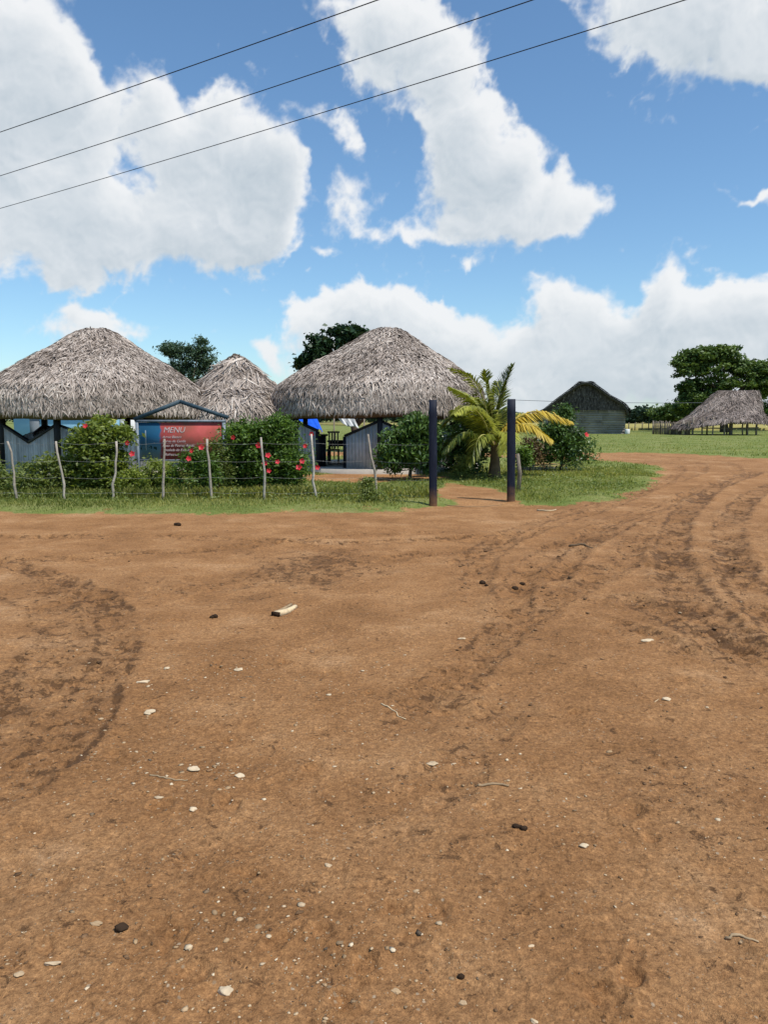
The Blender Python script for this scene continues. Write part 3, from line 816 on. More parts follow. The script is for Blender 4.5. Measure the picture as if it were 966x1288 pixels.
def sheet(name, label, cat, P, nu, nv, mat, fold, seed, thick=.012):
    """draped cloth on the bilinear patch P (4 corners), with folds and thickness"""
    r = np.random.default_rng(seed)
    u, v = np.meshgrid(np.linspace(0, 1, nu), np.linspace(0, 1, nv))
    P = np.asarray(P, float)
    X_ = (P[0][None, None] * ((1 - u) * (1 - v))[..., None] + P[1] * (u * (1 - v))[..., None] + P[2] * (u * v)[..., None] + P[3] * ((1 - u) * v)[..., None])
    nr_ = np.cross(P[1] - P[0], P[3] - P[0]); nr_ /= np.linalg.norm(nr_)
    f = fold * (np.sin(u * 17 + 2 * v + r.uniform(0, 6)) + .5 * np.sin(u * 31 - 3 * v)) * (.3 + .7 * v)
    X_ = X_ + nr_ * f[..., None]
    X_[..., 2] += fold * 1.2 * np.sin(u * 9 + r.uniform(0, 6)) * v
    a = X_.reshape(-1, 3); b2 = a + nr_ * thick
    i_ = np.arange(nv - 1)[:, None] * nu; j_ = np.arange(nu - 1)[None]
    q = np.stack([i_ + j_, i_ + j_ + 1, i_ + nu + j_ + 1, i_ + nu + j_], -1).reshape(-1, 4)
    mb = MB(); n_ = len(a)
    bd = np.concatenate([np.arange(nu), np.arange(1, nv) * nu + nu - 1, (nv - 1) * nu + np.arange(nu - 2, -1, -1), np.arange(nv - 2, 0, -1) * nu])
    side = np.stack([bd, np.roll(bd, -1), np.roll(bd, -1) + n_, bd + n_], -1)
    mb.add(np.vstack([a, b2]), [q[:, ::-1], q + n_, side])
    return tag(mb.build(name, mat, None, True), label, cat)

CY = 31.5
t = thing('canopy', (on_y(390, 540, CY)[0], CY, gz(on_y(390, 540, CY)[0], CY)), 'bright blue tarp canopy on sticks, seen through the open left half of the widest hut', 'canopy')
o = sheet('tarp', None, None, [on_y(374, 524, CY + .6), on_y(397, 523, CY + .7), on_y(406, 541, CY - .5), on_y(382, 540, CY - .6)], 22, 12, M['blue_tarp'], .03, 2)
o.parent = t; o.location = -parent_world(t)
for px_q, py_q, yq in ((376, 526, CY + .6), (396, 525, CY + .7), (404, 541, CY - .5), (384, 540, CY - .6)):
    g = on_y(px_q, py_q, yq); mb = MB(); mb.tube([[g[0], g[1], gz(g[0], g[1]) - .1], g], .025, 6, .4); mb.build('pole', M['pole_wood'], t)
t = thing('clothes_line', (on_y(438, 540, 31)[0], 31, gz(-1.4, 31)), 'washing line behind the widest hut carrying a white cloth', 'washing line')
for px_q in (420, 458):
    g = on_y(px_q, 522, 31); mb = MB(); mb.tube([[g[0], 31, gz(g[0], 31) - .1], [g[0], 31, g[2] + .05]], .03, 6, .4); mb.build('pole', M['pole_wood'], t)
mb = MB(); mb.tube([on_y(420, 522, 31), on_y(439, 524, 31), on_y(458, 522, 31)], .006, 4); mb.build('cord', M['wire'], t)
sheet('cloth', 'white cloth hanging on the line behind the widest hut', 'cloth', [on_y(423, 523.5, 30.99), on_y(444, 523.5, 30.99), on_y(452, 539, 30.95), on_y(431, 534, 30.95)], 20, 10, M['white_cloth'], .025, 3)
sheet('cloth', 'white cloth on the low wall of the hut by the blue house', 'cloth', [on_y(27, 548, 23.4), on_y(40, 543, 23.6), on_y(42, 551, 23.1), on_y(30, 556, 23.0)], 16, 10, M['white_cloth'], .02, 4)

c = on_y(51, 552, 24.4); fl2 = tz(zl)
t = thing('dining_table', (c[0], 24.4, fl2), 'dark table under the roof of the hut by the blue house', 'table')
mb = MB(); mb.box([c[0], 24.4, fl2 + .92], (.75, .7, .06)); mb.box([c[0], 24.4, fl2 + .82], (.65, .6, .14)); mb.build('table_top', M['black_wood'], t)
for sx in (-.3, .3):
    for sy in (-.27, .27):
        mb = MB(); mb.box([c[0] + sx, 24.4 + sy, fl2 + .375], (.06, .06, .75)); mb.build('leg', M['black_wood'], t)

# blue house behind the left hut -----------------------------------------
hx0, hx1, hy = on_y(17, 540, 36)[0], on_y(150, 540, 36)[0], 36.0
zh = gz((hx0 + hx1) / 2, hy)
t = thing('blue_house', ((hx0 + hx1) / 2, hy + 2, zh), 'light blue house with a grey door behind the hut at the left edge', 'house')
mb = MB(); mb.box([(hx0 + hx1) / 2, hy + 2, zh + 1.2], (hx1 - hx0, 4, 2.5)); mb.build('wall', M['blue_wall'], t)
dc = on_y(44.5, 560, hy)[0]
mb = MB(); mb.box([dc, hy - .02, zh + 1.0], (.42, .05, 2.0)); d_ = mb.build('door', M['grey_door'], t)
mb = MB(); mb.box([dc + .15, hy - .06, zh + 1.0], (.03, .04, .1)); mb.build('handle', M['wire'], d_)
mb = MB()
xm = (hx0 + hx1) / 2; hw = (hx1 - hx0) / 2 + .25
for sg in (-1, 1):
    mb.bar([xm - hw, hy + 2 + sg * 2.3, zh + 2.42], [xm + hw, hy + 2 + sg * 2.3, zh + 2.42], .05, .08)
mb.add([[xm - hw, hy - .3, zh + 2.47], [xm + hw, hy - .3, zh + 2.47], [xm + hw, hy + 2, zh + 3.1], [xm - hw, hy + 2, zh + 3.1], [xm + hw, hy + 4.3, zh + 2.47], [xm - hw, hy + 4.3, zh + 2.47]],
       [np.array([[0, 1, 2, 3], [3, 2, 4, 5]]), np.array([[0, 3, 5], [1, 4, 2]])])
mb.build('roof', M['tin'], t)
wx0, wx1 = on_y(150.5, 540, 36)[0], on_y(160, 540, 36)[0]
mb = MB(); mb.box([(wx0 + wx1) / 2, hy + 1.5, zh + 1.2], (wx1 - wx0, 3, 2.4)); o = mb.build('side_wall', M['white_wall'], t)

# ------------------------------------------------------------------ menu sign
SY = 18.0
def sp(x, y): return on_y(x, y, SY)
zs = gz(sp(227, 600)[0], SY)
t = thing('menu_sign', (sp(227, 600)[0], SY, zs), 'red and blue menu board under a slate gable frame, standing among the bushes', 'menu board')
xl, xr_ = sp(173, 560)[0], sp(282, 560)[0]
zt, zb = sp(200, 531)[2], sp(200, 578)[2]
for xx in (xl, xr_):
    mb = MB(); mb.box([xx, SY, (zs - .15 + zt) / 2], (.065, .065, zt - zs + .15)); mb.build('post', M['sign_frame'], t)
mb = MB(); mb.box([(xl + xr_) / 2, SY, zt + .025], (xr_ - xl + .08, .07, .05)); mb.box([(xl + xr_) / 2, SY, zb - .02], (xr_ - xl - .07, .05, .04)); mb.build('frame_rail', M['sign_frame'], t)
ap = sp(226, 505)
mb = MB()
mb.bar([xl - .06, SY, zt + .06], [ap[0], SY, ap[2]], .07, .085)
mb.bar([ap[0], SY, ap[2]], [xr_ + .10, SY, zt + .10], .07, .085)
mb.build('gable_frame', M['sign_gable'], t)
# panel with a painted picture: sea-blue third, wine-red rest
pm, nt, n, l = new_mat('painted_menu_panel'); b = NB(nt)
co = b.wpos()
sx_ = n.new('ShaderNodeSeparateXYZ'); l.new(co, sx_.inputs[0])
u = b.mapr(sx_.outputs[0], xl, xr_, 0, 1); v = b.mapr(sx_.outputs[2], zb, zt, 0, 1)
uu = b.math('ADD', u, b.math('MULTIPLY', b.math('SUBTRACT', b.noise(co, 5, 4, .6), .5), .16))
sea = b.ramp(v, [(0, (.30, .36, .40)), (.25, (.16, .32, .45)), (.6, (.03, .16, .30)), (1, (.02, .09, .16))])
wine = b.ramp(b.noise(co, 2.2, 4, .6), [(.3, (.20, .075, .050)), (.5, (.34, .07, .055)), (.72, (.46, .085, .08))])
red = b.mix(b.mapr(uu, .26, .42, 1, 0), wine, (.44, .075, .072, 1))
pc = b.mix(b.mapr(uu, .245, .285, 0, 1, True), sea, red)
mast = b.math('MULTIPLY', b.math('LESS_THAN', b.math('ABSOLUTE', b.math('SUBTRACT', u, .095)), .006), b.math('MULTIPLY', b.math('GREATER_THAN', v, .25), b.math('LESS_THAN', v, .78)))
pc = b.mix(mast, pc, (.5, .6, .65, 1))
leafy = b.math('GREATER_THAN', b.math('SUBTRACT', b.noise(co, 14, 3, .6), b.math('MULTIPLY', b.math('ABSOLUTE', b.math('SUBTRACT', v, .32)), 1.4)), .50)
pc = b.mix(b.math('MULTIPLY', leafy, b.math('LESS_THAN', u, .22)), pc, (.02, .06, .05, 1))
b.out(b.bsdf(pc, .75, .2))
mb = MB(); mb.box([(xl + xr_) / 2, SY + .005, (zt + zb) / 2], (xr_ - xl - .067, .03, zt - zb - .004)); pan = mb.build('panel', pm, t)

def text(body, x, z, size, parent, shear=.25, y=SY - .013, name='lettering'):
    cu = bpy.data.curves.new('txt', 'FONT'); cu.body = body; cu.size = size; cu.shear = shear; cu.extrude = .002
    cu.resolution_u = 3
    ob = bpy.data.objects.new('txt', cu); COL.objects.link(ob)
    dg = bpy.context.evaluated_depsgraph_get()
    me = bpy.data.meshes.new_from_object(ob.evaluated_get(dg))
    bpy.data.objects.remove(ob)
    for v_ in me.vertices:
        x0_, y0_ = v_.co.x, v_.co.y
        v_.co = (x + x0_, y - v_.co.z, z + y0_)
    me.name = name; me.materials.clear(); me.materials.append(M['letter'])
    o = bpy.data.objects.new(name, me); COL.objects.link(o); o.parent = parent; o.location = -parent_world(parent)
    return o
text('MENU', sp(205, 545)[0], sp(205, 544)[2], .175, pan, .25, name='heading')
for body, x0_, y0_ in [('Arroz Blanco', 204, 551), ('Carne de Cerdo', 204, 556.3), ('Masa de Puerco Asado', 204, 561.8), ('Ensalada de Estacion', 205, 567.3), ('Refrescos', 207, 573)]:
    text(body, sp(x0_, y0_)[0], sp(x0_, y0_)[2], .078, pan, .35)

# ------------------------------------------------------------------ fence
t = thing('barbed_wire_fence', (on_y(266, 630, 15.6)[0], 15.6, gz(-3.4, 15.6)), 'barbed wire fence with crooked pale stick posts along the grass verge', 'fence')
fr = np.random.default_rng(8)
FP = [(-52, 632, -58, 556), (22, 630, 11, 555), (83, 631, 69, 555), (140, 634, 146, 555), (204, 632, 207, 552), (266, 626, 260, 552), (334, 630, 329, 550), (398, 632, 391, 546), (473, 612, 463, 546)]
for bx_, by_, tx_, ty_ in FP:
    y_ = 15.6 + fr.normal(0, .08)
    a = on_y(bx_, by_, y_); a[2] = gz(a[0], y_) - .12
    c = on_y(tx_, ty_, y_ + fr.normal(0, .04))
    pts = [a + (c - a) * s_ + np.array([fr.normal(0, .012), fr.normal(0, .012), 0]) for s_ in np.linspace(0, 1, 7)]
    if bx_ == 473: pts = [a, a + [.0, 0, .35], a + [-.02, 0, .65], a + [-.10, 0, .95], c - [.0, 0, .05], c]
    mb = MB(); k_ = len(pts)
    mb.tube(pts, np.linspace(.027, .020, k_) * fr.uniform(.85, 1.12, k_), 8, tint=fr.uniform(.5, .95)); mb.build('post', M['pole_wood'], t, True)
gp1 = on_z(545, 636.5)
for py_ in (557, 579, 600, 619):
    z_ = on_y(266, py_, 15.6)[2]
    xs = np.concatenate([[on_y(-120, 600, 15.6)[0]], [on_y((p[0] + p[2]) / 2, 600, 15.6)[0] for p in FP], [gp1[0] - .07]])
    pts = []
    for p, q in zip(xs[:-1], xs[1:]):
        for s_ in np.linspace(0, 1, 6, endpoint=False):
            yy = 15.58 if q < xs[-1] - .01 else 15.58 + (gp1[1] - 15.58) * s_
            pts.append([p + (q - p) * s_, yy, z_ - .05 * 4 * s_ * (1 - s_) * .6 + fr.normal(0, .004)])
    pts.append([xs[-1], gp1[1], z_])
    mb = MB(); mb.tube(pts, .0019, 4)
    for k_ in range(2, len(pts) - 1):
        p = np.array(pts[k_]); mb.bar(p + [-.006, 0, -.012], p + [.006, 0, .012], .003, .003)
    mb.build('wire', M['wire'], t)

# gate posts --------------------------------------------------------------
def gate_post(px0, pxb, pyb, pyt, label, seed):
    g = on_z(pxb, pyb); r = np.random.default_rng(seed)
    z0 = gz(g[0], g[1]); tp = on_y(px0, pyt, g[1])
    mb = MB(); w = .142
    lev = np.linspace(0, 1, 9)
    V_ = []
    for s_ in lev:
        cx = g[0] + (tp[0] - g[0]) * s_; z = z0 - .25 + (tp[2] - z0 + .25) * s_
        ww = w / 2 * (1 + r.normal(0, .025)); ch = .016
        if s_ == 1: ww *= .96
        V_ += [[cx - ww, g[1] - ww + ch, z], [cx - ww + ch, g[1] - ww, z], [cx + ww - ch, g[1] - ww, z], [cx + ww, g[1] - ww + ch, z],
               [cx + ww, g[1] + ww - ch, z], [cx + ww - ch, g[1] + ww, z], [cx - ww + ch, g[1] + ww, z], [cx - ww, g[1] + ww - ch, z]]
    i_ = np.arange(len(lev) - 1)[:, None] * 8; j_ = np.arange(8)[None]
    q = np.stack([i_ + j_, i_ + (j_ + 1) % 8, i_ + 8 + (j_ + 1) % 8, i_ + 8 + j_], -1).reshape(-1, 4)
    mb.add(V_, [q, (np.arange(8) + 8 * (len(lev) - 1))[None]])
    return tag(mb.build('gate_post', M['gate_paint']), label, 'gate post', 'navy gate posts')
gate_post(544.5, 545, 637, 503, 'dark navy square gate post where the wire fence ends, beside the mango bush', 1)
gate_post(643.5, 643, 634, 502, 'dark navy square gate post in front of the coconut palm', 2)
g = on_y(652, 612, 17.2)
mb = MB(); z0 = gz(g[0], 17.2)
mb.tube([[g[0], 17.2, z0 - .1], [g[0] + .03, 17.2, z0 + .4], [g[0] - .02, 17.22, z0 + .82]], [.05, .045, .035], 8, .25)
tag(mb.build('wooden_stake', M['pole_wood'], None, True), 'short brown wooden stake right behind the navy post by the palm', 'stake')

# ------------------------------------------------------------------ shrubs
shrub('croton_shrub', 'big leafy croton shrub with red blooms just left of the menu board', M['leaf_croton'], 17.4,
      [(120, 575, 36, 40), (105, 600, 30, 30), (140, 600, 26, 28), (128, 548, 30, 18)], 60, .11, 34, .105, 101, mean=.42, flowers=[(107, 536), (160, 557), (166, 571)], nl=14)
shrub('weedy_shrub', 'low ragged green and brown weedy shrub between the two leftmost fence posts', M['leaf_weed'], 17.2, [(20, 604, 36, 26), (62, 602, 26, 28), (-30, 606, 36, 26)], 52, .12, 36, .085, 103, .015, mean=.42, nl=12)
shrub('round_shrub', 'dense light green round shrub below the blue side of the menu board', M['leaf_croton'], 17.0, [(188, 600, 32, 25), (172, 608, 28, 20)], 60, .09, 30, .065, 105, .02, mean=.52)
shrub('rose_shrub', 'thin green shrub with red blooms in front of the menu board', M['leaf_hibiscus'], 17.0, [(240, 602, 28, 22), (246, 580, 17, 16), (262, 590, 16, 26)], 50, .09, 26, .065, 107, .02, mean=.5, flowers=[(241, 567), (253, 563), (237, 577)])
shrub('dry_shrub', 'sparse brownish twiggy shrub by the red edge of the menu board', M['leaf_weed'], 17.3, [(277, 590, 15, 36), (270, 575, 12, 25)], 30, .10, 24, .055, 109, .02, mean=.25, flowers=[(293, 550)])
shrub('hibiscus_shrub', 'tall dense hibiscus bush full of red blooms left of the widest hut', M['leaf_hibiscus'], 17.8,
      [(335, 575, 48, 44), (318, 552, 34, 26), (345, 545, 26, 20), (300, 590, 24, 32), (360, 592, 24, 26)], 64, .12, 40, .085, 111, .045, mean=.45,
      flowers=[(337, 573), (349, 581), (333, 583), (338, 592), (384, 561), (380, 580), (376, 588), (392, 546), (399, 588), (325, 560)], nl=18)
shrub('mango_bush', 'bushy young mango tree with long drooping leaves beside the navy gate post', M['leaf_mango'], 20.6,
      [(515, 560, 32, 28), (495, 572, 18, 24), (535, 565, 20, 28), (520, 540, 24, 14)], 50, .13, 26, .15, 113, .05, aspect=.28, mean=.48, droop=.6, cat='bush', nl=12)
shrub('shady_bush', 'dark bush in the shade between the palm and the widest hut', M['leaf_mango'], 22.8, [(570, 560, 24, 34), (590, 575, 20, 26), (600, 560, 22, 30)], 50, .13, 26, .12, 115, .04, mean=.3, cat='bush')
shrub('fence_weed', 'knee-high weed clump under the bent fence stick', M['leaf_weed'], 15.0, [(470, 622, 17, 14), (462, 612, 8, 12)], 34, .05, 16, .05, 117, .008, mean=.5, cat='weed', nl=8)
shrub('bougainvillea_shrub', 'wide dark green shrub with upright sprigs in front of the far barn', M['leaf_mango'], 24.0,
      [(708, 562, 34, 24), (702, 542, 16, 16), (728, 565, 22, 22), (710, 524, 5, 13), (690, 560, 20, 26)], 50, .14, 26, .10, 119, .05, mean=.42, flowers=[(738, 547)], nl=16)
shrub('brown_shrub', 'brownish half-dry shrub under the yellow palm frond', M['leaf_dry'], 23.6, [(672, 565, 12, 16), (664, 572, 10, 12)], 36, .10, 18, .08, 121, .02, mean=.4)
shrub('small_shrub', 'small bright green shrub at the foot of the navy post by the palm', M['leaf_hibiscus'], 22.6, [(658, 575, 9, 14)], 40, .09, 20, .08, 123, .02, mean=.6)
shrub('pale_shrub', 'pale green leafy sapling left of the palm trunk', M['leaf_weed'], 21.4, [(583, 585, 8, 14), (577, 592, 6, 8)], 30, .08, 18, .07, 125, .012, mean=.75, cat='sapling')

# dry branch pile
c = on_y(675, 588, 24.4); mb = MB(); r_ = np.random.default_rng(12)
for k in range(40):
    a = np.array([c[0] + r_.normal(0, .35), 24.4 + r_.normal(0, .2), gz(c[0], 24.4) + abs(r_.normal(0, .07))])
    v_ = np.array([r_.normal(0, .3), r_.normal(0, .2), r_.normal(0, .06)])
    mb.tube([a - v_, a + [0, 0, .02], a + v_], [.012, .012, .006], 5, r_.uniform(.5, 1))
tag(mb.build('branch_pile', M['pole_wood']), 'pale heap of dry sticks under the wide dark shrub', 'branch pile')

# ------------------------------------------------------------------ coconut palms
def frond(parent, P, L, seed, yellow=False, mean=.5, droop=.6, n=100, w=.046):
    r = np.random.default_rng(seed)
    C = catmull(np.array(P), 8)
    s = np.concatenate([[0], np.cumsum(np.linalg.norm(np.diff(C, axis=0), axis=1))]); s /= s[-1]
    at = lambda t: np.array([np.interp(t, s, C[:, k]) for k in range(3)])
    mb = MB()
    mb.tube(C, np.linspace(.030, .006, len(C)), 6, .9)
    mb2 = MB()
    for sg in (-1, 1):
        for k in range(n):
            t = .16 + .84 * (k + r.uniform(-.3, .3)) / n
            t = min(max(t, .12), 1)
            p = at(t); d = at(min(t + .03, 1)) - at(max(t - .03, 0)); d /= np.linalg.norm(d)
            up = np.array([0, 0, 1.0]); sd = np.cross(d, up)
            if np.linalg.norm(sd) < .1: sd = np.array([1., 0, 0])
            sd /= np.linalg.norm(sd); nn = np.cross(sd, d)
            ll = L * (math.sin(math.pi * min(t * .85 + .13, 1)) ** .6) * r.uniform(.85, 1.1)
            v = sg * sd * .75 + d * .75 + nn * .2 + r.normal(0, .09, 3); v /= np.linalg.norm(v)
            g = np.array([0, 0, -1.0])
            p1 = p + v * ll * .5 + g * droop * ll * .12; v2 = v + g * droop * .9; v2 /= np.linalg.norm(v2)
            p2 = p1 + v2 * ll * .5
            ws = np.cross(v, g); ws /= np.linalg.norm(ws) + 1e-6
            ws = ws * .6 + d * .5
            ws /= np.linalg.norm(ws)
            mb2.add([p - ws * w * .4, p + ws * w * .4, p1 + ws * w * .6, p1 - ws * w * .6, p2], [np.array([[0, 1, 2, 3]]), np.array([[3, 2, 4]])], np.clip(r.normal(mean, .16), 0, 1))
    o = mb2.build('frond', M['palm_yellow' if yellow else 'palm_green'], parent)
    mb.build('rib', M['palm_rib'], o, True)
    return o

PY = 21.3
pz = gz(on_y(622, 600, PY)[0], PY)
pb = np.array([on_y(622, 600, PY)[0], PY, pz])
t = thing('coconut_palm', pb, 'young coconut palm with arching green and yellow fronds between the gate posts', 'palm tree')
mb = MB()
mb.tube([pb - [0, 0, .15], pb + [0, 0, .12], pb + [.01, 0, .45], pb + [0, 0, .85], pb + [0, 0, 1.25]], [.20, .17, .13, .11, .05], 12)
mb.build('trunk', M['palm_trunk'], t, True)
cr = pb + np.array([0, 0, .85])
def q(x, y, dy=0): return on_y(x, y, PY + dy)
FR = [  # path, leaflet length, yellow, mean, droop
    ([cr, q(624, 520, 0), q(632, 488, .1), q(645, 459, .2)], .62, 0, .18, .25),
    ([cr, q(619, 520, -.1), q(613, 490, -.1), q(611, 466, -.1)], .45, 0, .35, .1),
    ([cr, q(612, 515, -.2), q(596, 478, -.4), q(567, 463, -.6)], .55, 0, .62, .7),
    ([cr, q(610, 525, .3), q(590, 500, .6), q(566, 487, 1.0)], .55, 0, .55, .9),
    ([cr, q(606, 525, -.5), q(588, 511, -1.0), q(571, 521, -1.5)], .55, 0, .85, 1.0),
    ([cr, q(600, 535, .2), q(575, 523, .3), q(548, 540, .4)], .65, 0, .3, 1.0),  # low tint: the shadow on this frond is painted into its leaflets
    ([cr, q(600, 548, -.5), q(580, 545, -.8), q(556, 568, -1.0)], .6, 0, .15, 1.0),
    ([cr, q(645, 530, .2), q(678, 517, .3), q(718, 530, .4)], .68, 1, .62, 1.3),
    ([cr, q(640, 540, -.3), q(665, 535, -.6), q(694, 553, -.8)], .65, 1, .5, 1.2),
    ([cr, q(605, 530, .9), q(585, 520, 1.5), q(560, 512, 2.0)], .6, 0, .35, 1.0),
    ([cr, q(625, 525, .6), q(628, 500, 1.0), q(626, 480, 1.5)], .5, 0, .3, .3),
    ([cr, q(632, 545, -.6), q(640, 548, -1.1), q(632, 572, -1.5)], .45, 0, .8, .9),
    ([cr, q(612, 548, -.6), q(602, 552, -1.0), q(590, 585, -1.2)], .5, 0, .4, 1.0),
    ([cr, q(636, 535, .8), q(650, 520, 1.4), q(664, 530, 2.0)], .5, 0, .5, .8),
    ([cr, q(616, 530, .8), q(606, 505, 1.4), q(590, 500, 2.0)], .5, 0, .45, .8),
]
for k, (P, L_, ye, me_, dr) in enumerate(FR):
    frond(t, P, L_, 200 + k, bool(ye), me_, dr)

Y2 = 19.6; c0 = on_y(125, 560, Y2); z0 = gz(c0[0], Y2)
b0 = np.array([c0[0], Y2, z0])
t = thing('palm_seedling', b0, 'small yellow-green palm rising behind the croton shrub', 'palm tree')
mb = MB(); mb.tube([b0 - [0, 0, .1], b0 + [0, 0, .4], b0 + [0, 0, .9]], [.09, .07, .03], 8); mb.build('trunk', M['palm_trunk'], t, True)
cr2 = b0 + np.array([0, 0, .6])
for k, (x1, y1, x2, y2) in enumerate([(120, 540, 110, 529), (125, 540, 124, 524), (131, 540, 139, 527), (116, 545, 100, 538), (136, 545, 152, 540)]):
    frond(t, [cr2, on_y(x1, y1, Y2), on_y(x2, y2, Y2 - .2)], .38, 260 + k, False, .7, .5, 26)

# ------------------------------------------------------------------ trees
def tree(name, label, mat, Y, blobs_px, per, sigma, ncl, size, seed, basepx, r0, mean=.45, aspect=.5, depth=.8, cat='tree', nl=22, squash=.6, up=.6):
    bl = []
    for cx, cy, rx, ry in blobs_px:
        sc = Y / F
        bl.append((on_y(cx, cy, Y), np.array([rx * sc, rx * sc * depth, ry * sc])))
    bx = on_y(basepx, 540, Y)[0]; z0 = gz(bx, Y)
    t = thing(name, (bx, Y, z0), label, cat)
    o, cl = crown('crown', mat, t, bl, per, sigma, ncl, size, seed, aspect, up, mean, 0., z0 + .3, squash)
    limbs('trunk', M['bark'], t, (bx, Y, z0), cl, r0, seed + 1, nl)
    return t
tree('feathery_tree', 'blue-green feathery tree rising between the left hut and the small two-tiered hut', M['leaf_blue'], 46,
     [(238, 455, 22, 20), (222, 442, 20, 9), (212, 440, 12, 6), (250, 440, 14, 14), (262, 460, 12, 14), (245, 475, 18, 12), (228, 462, 14, 9)], 60, .16, 26, .17, 301, 243, .18, .45, .4)
tree('almond_tree', 'dark glossy broad-leaved tree behind the peak of the widest hut', M['leaf_almond'], 40,
     [(400, 440, 14, 18), (425, 427, 18, 14), (445, 422, 16, 10), (383, 458, 7, 6), (395, 455, 14, 14), (420, 448, 24, 20), (460, 440, 30, 20), (500, 450, 30, 20)], 70, .19, 17, .26, 311, 450, .22, .42, .6)
tree('saman_tree', 'huge spreading dark green tree behind the low thatched shelter at the right edge', M['leaf_tree'], 105,
     [(900, 470, 34, 22), (870, 470, 20, 24), (888, 448, 26, 12), (910, 446, 22, 12), (940, 462, 26, 10), (950, 475, 30, 16), (930, 490, 40, 16), (880, 500, 26, 16), (865, 512, 22, 10), (905, 505, 40, 16), (862, 458, 12, 12), (975, 480, 24, 18)],
     95, .42, 38, .48, 321, 912, .5, .46, .5, nl=36, squash=.4)
tree('light_green_tree', 'lighter green tree at the right edge beyond the shelter', M['leaf_tree_light'], 118,
     [(985, 475, 28, 14), (990, 500, 34, 22), (975, 520, 20, 12)], 60, .5, 30, .5, 331, 990, .4, .55, .5)
tree('low_tree', 'low dark tree reaching left from the huge spreading tree, behind the palisade', M['leaf_tree'], 120,
     [(845, 515, 18, 6), (830, 520, 14, 6), (862, 518, 20, 9), (850, 524, 26, 6)], 50, .4, 26, .45, 341, 855, .3, .35, .5)

# far woodland
wr = np.random.default_rng(77); PT = []; 
def wood(px0, px1, Y, hfun, ncl):
    for k in range(ncl):
        px = wr.uniform(px0, px1); yy = Y + wr.uniform(0, 40)
        x_ = on_y(px, 540, yy)[0]; hh = hfun(px) * wr.uniform(.5, 1.05)
        for _ in range(1):
            PT.append(np.array([x_, yy, hh * wr.uniform(.25, 1) ** .6]) + wr.normal(size=(46, 3)) * np.array([1.3, 1.3, .7]))
wood(770, 1010, 270, lambda p: 4.6 + (p > 830) * 1.0 + .9 * math.sin(p * .11), 420)
wood(-500, 770, 330, lambda p: 5.0 + 1.2 * math.sin(p * .045) + .8 * math.sin(p * .17), 1000)
wood(1010, 1500, 300, lambda p: 6.0 + 1.2 * math.sin(p * .05), 300)
PT = np.concatenate(PT); PT = PT[PT[:, 2] > 0.1]
V_, F_ = leaf_quads(PT, 1.3, wr, .8, .7)
tag(mesh_obj('woodland', V_, F_, M['leaf_far'], None, {'tint': np.repeat(np.clip(wr.normal(.4, .2, len(PT)), 0, 1), 4)}), 'dark line of far-off trees along the horizon', 'woodland', kind='stuff')

# ------------------------------------------------------------------ barn
BY = 92.0; bx0, bx1 = on_y(685, 540, BY)[0], on_y(784.5, 540, BY)[0]
bc = (bx0 + bx1) / 2; zb_ = gz(bc, BY); BL = 15.0
ze = on_y(733, 515.5, BY)[2]; zp = on_y(733, 481, BY)[2]
t = thing('tobacco_barn', (bc, BY + BL / 2, zb_), 'dark grey plank barn with a rounded thatched gable, beyond the grass', 'barn')
mb = MB(); r_ = np.random.default_rng(21)
hb = .27; z_ = zb_ - .1; k = 0
while z_ < ze - .02:
    z2 = min(z_ + hb, ze)
    for (xa_, ya_, xb_, yb_) in [(bx0, BY, bx1, BY), (bx1, BY, bx1, BY + BL), (bx1, BY + BL, bx0, BY + BL), (bx0, BY + BL, bx0, BY)]:
        d_ = np.array([xb_ - xa_, yb_ - ya_]); L_ = np.linalg.norm(d_); d_ = d_ / L_; nn_ = np.array([d_[1], -d_[0]])
        nseg = 4 if L_ < 12 else 6
        cuts = np.sort(np.concatenate([[0, 1], (np.arange(1, nseg) + r_.uniform(-.3, .3, nseg - 1)) / nseg])) * L_
        for ca, cb in zip(cuts[:-1], cuts[1:]):
            of = r_.normal(0, .008)
            p0 = np.array([xa_, ya_]) + d_ * ca + nn_ * of; p1 = np.array([xa_, ya_]) + d_ * (cb - .015) + nn_ * of
            mb.add([[*(p0 + nn_ * .03), z_ + .006], [*(p1 + nn_ * .03), z_ + .006], [*(p1 + nn_ * .01), z2 - .004], [*(p0 + nn_ * .01), z2 - .004],
                    [*(p0 - nn_ * .03), z_ + .006], [*(p1 - nn_ * .03), z_ + .006], [*(p1 - nn_ * .03), z2 - .004], [*(p0 - nn_ * .03), z2 - .004]],
                   np.array([[0, 1, 2, 3], [5, 4, 7, 6], [3, 2, 6, 7], [1, 0, 4, 5], [0, 3, 7, 4], [1, 5, 6, 2]]), np.clip(r_.normal(.5 , .16) , 0, 1))
    z_ += hb; k += 1
mb.build('wall', M['old_board'], t)
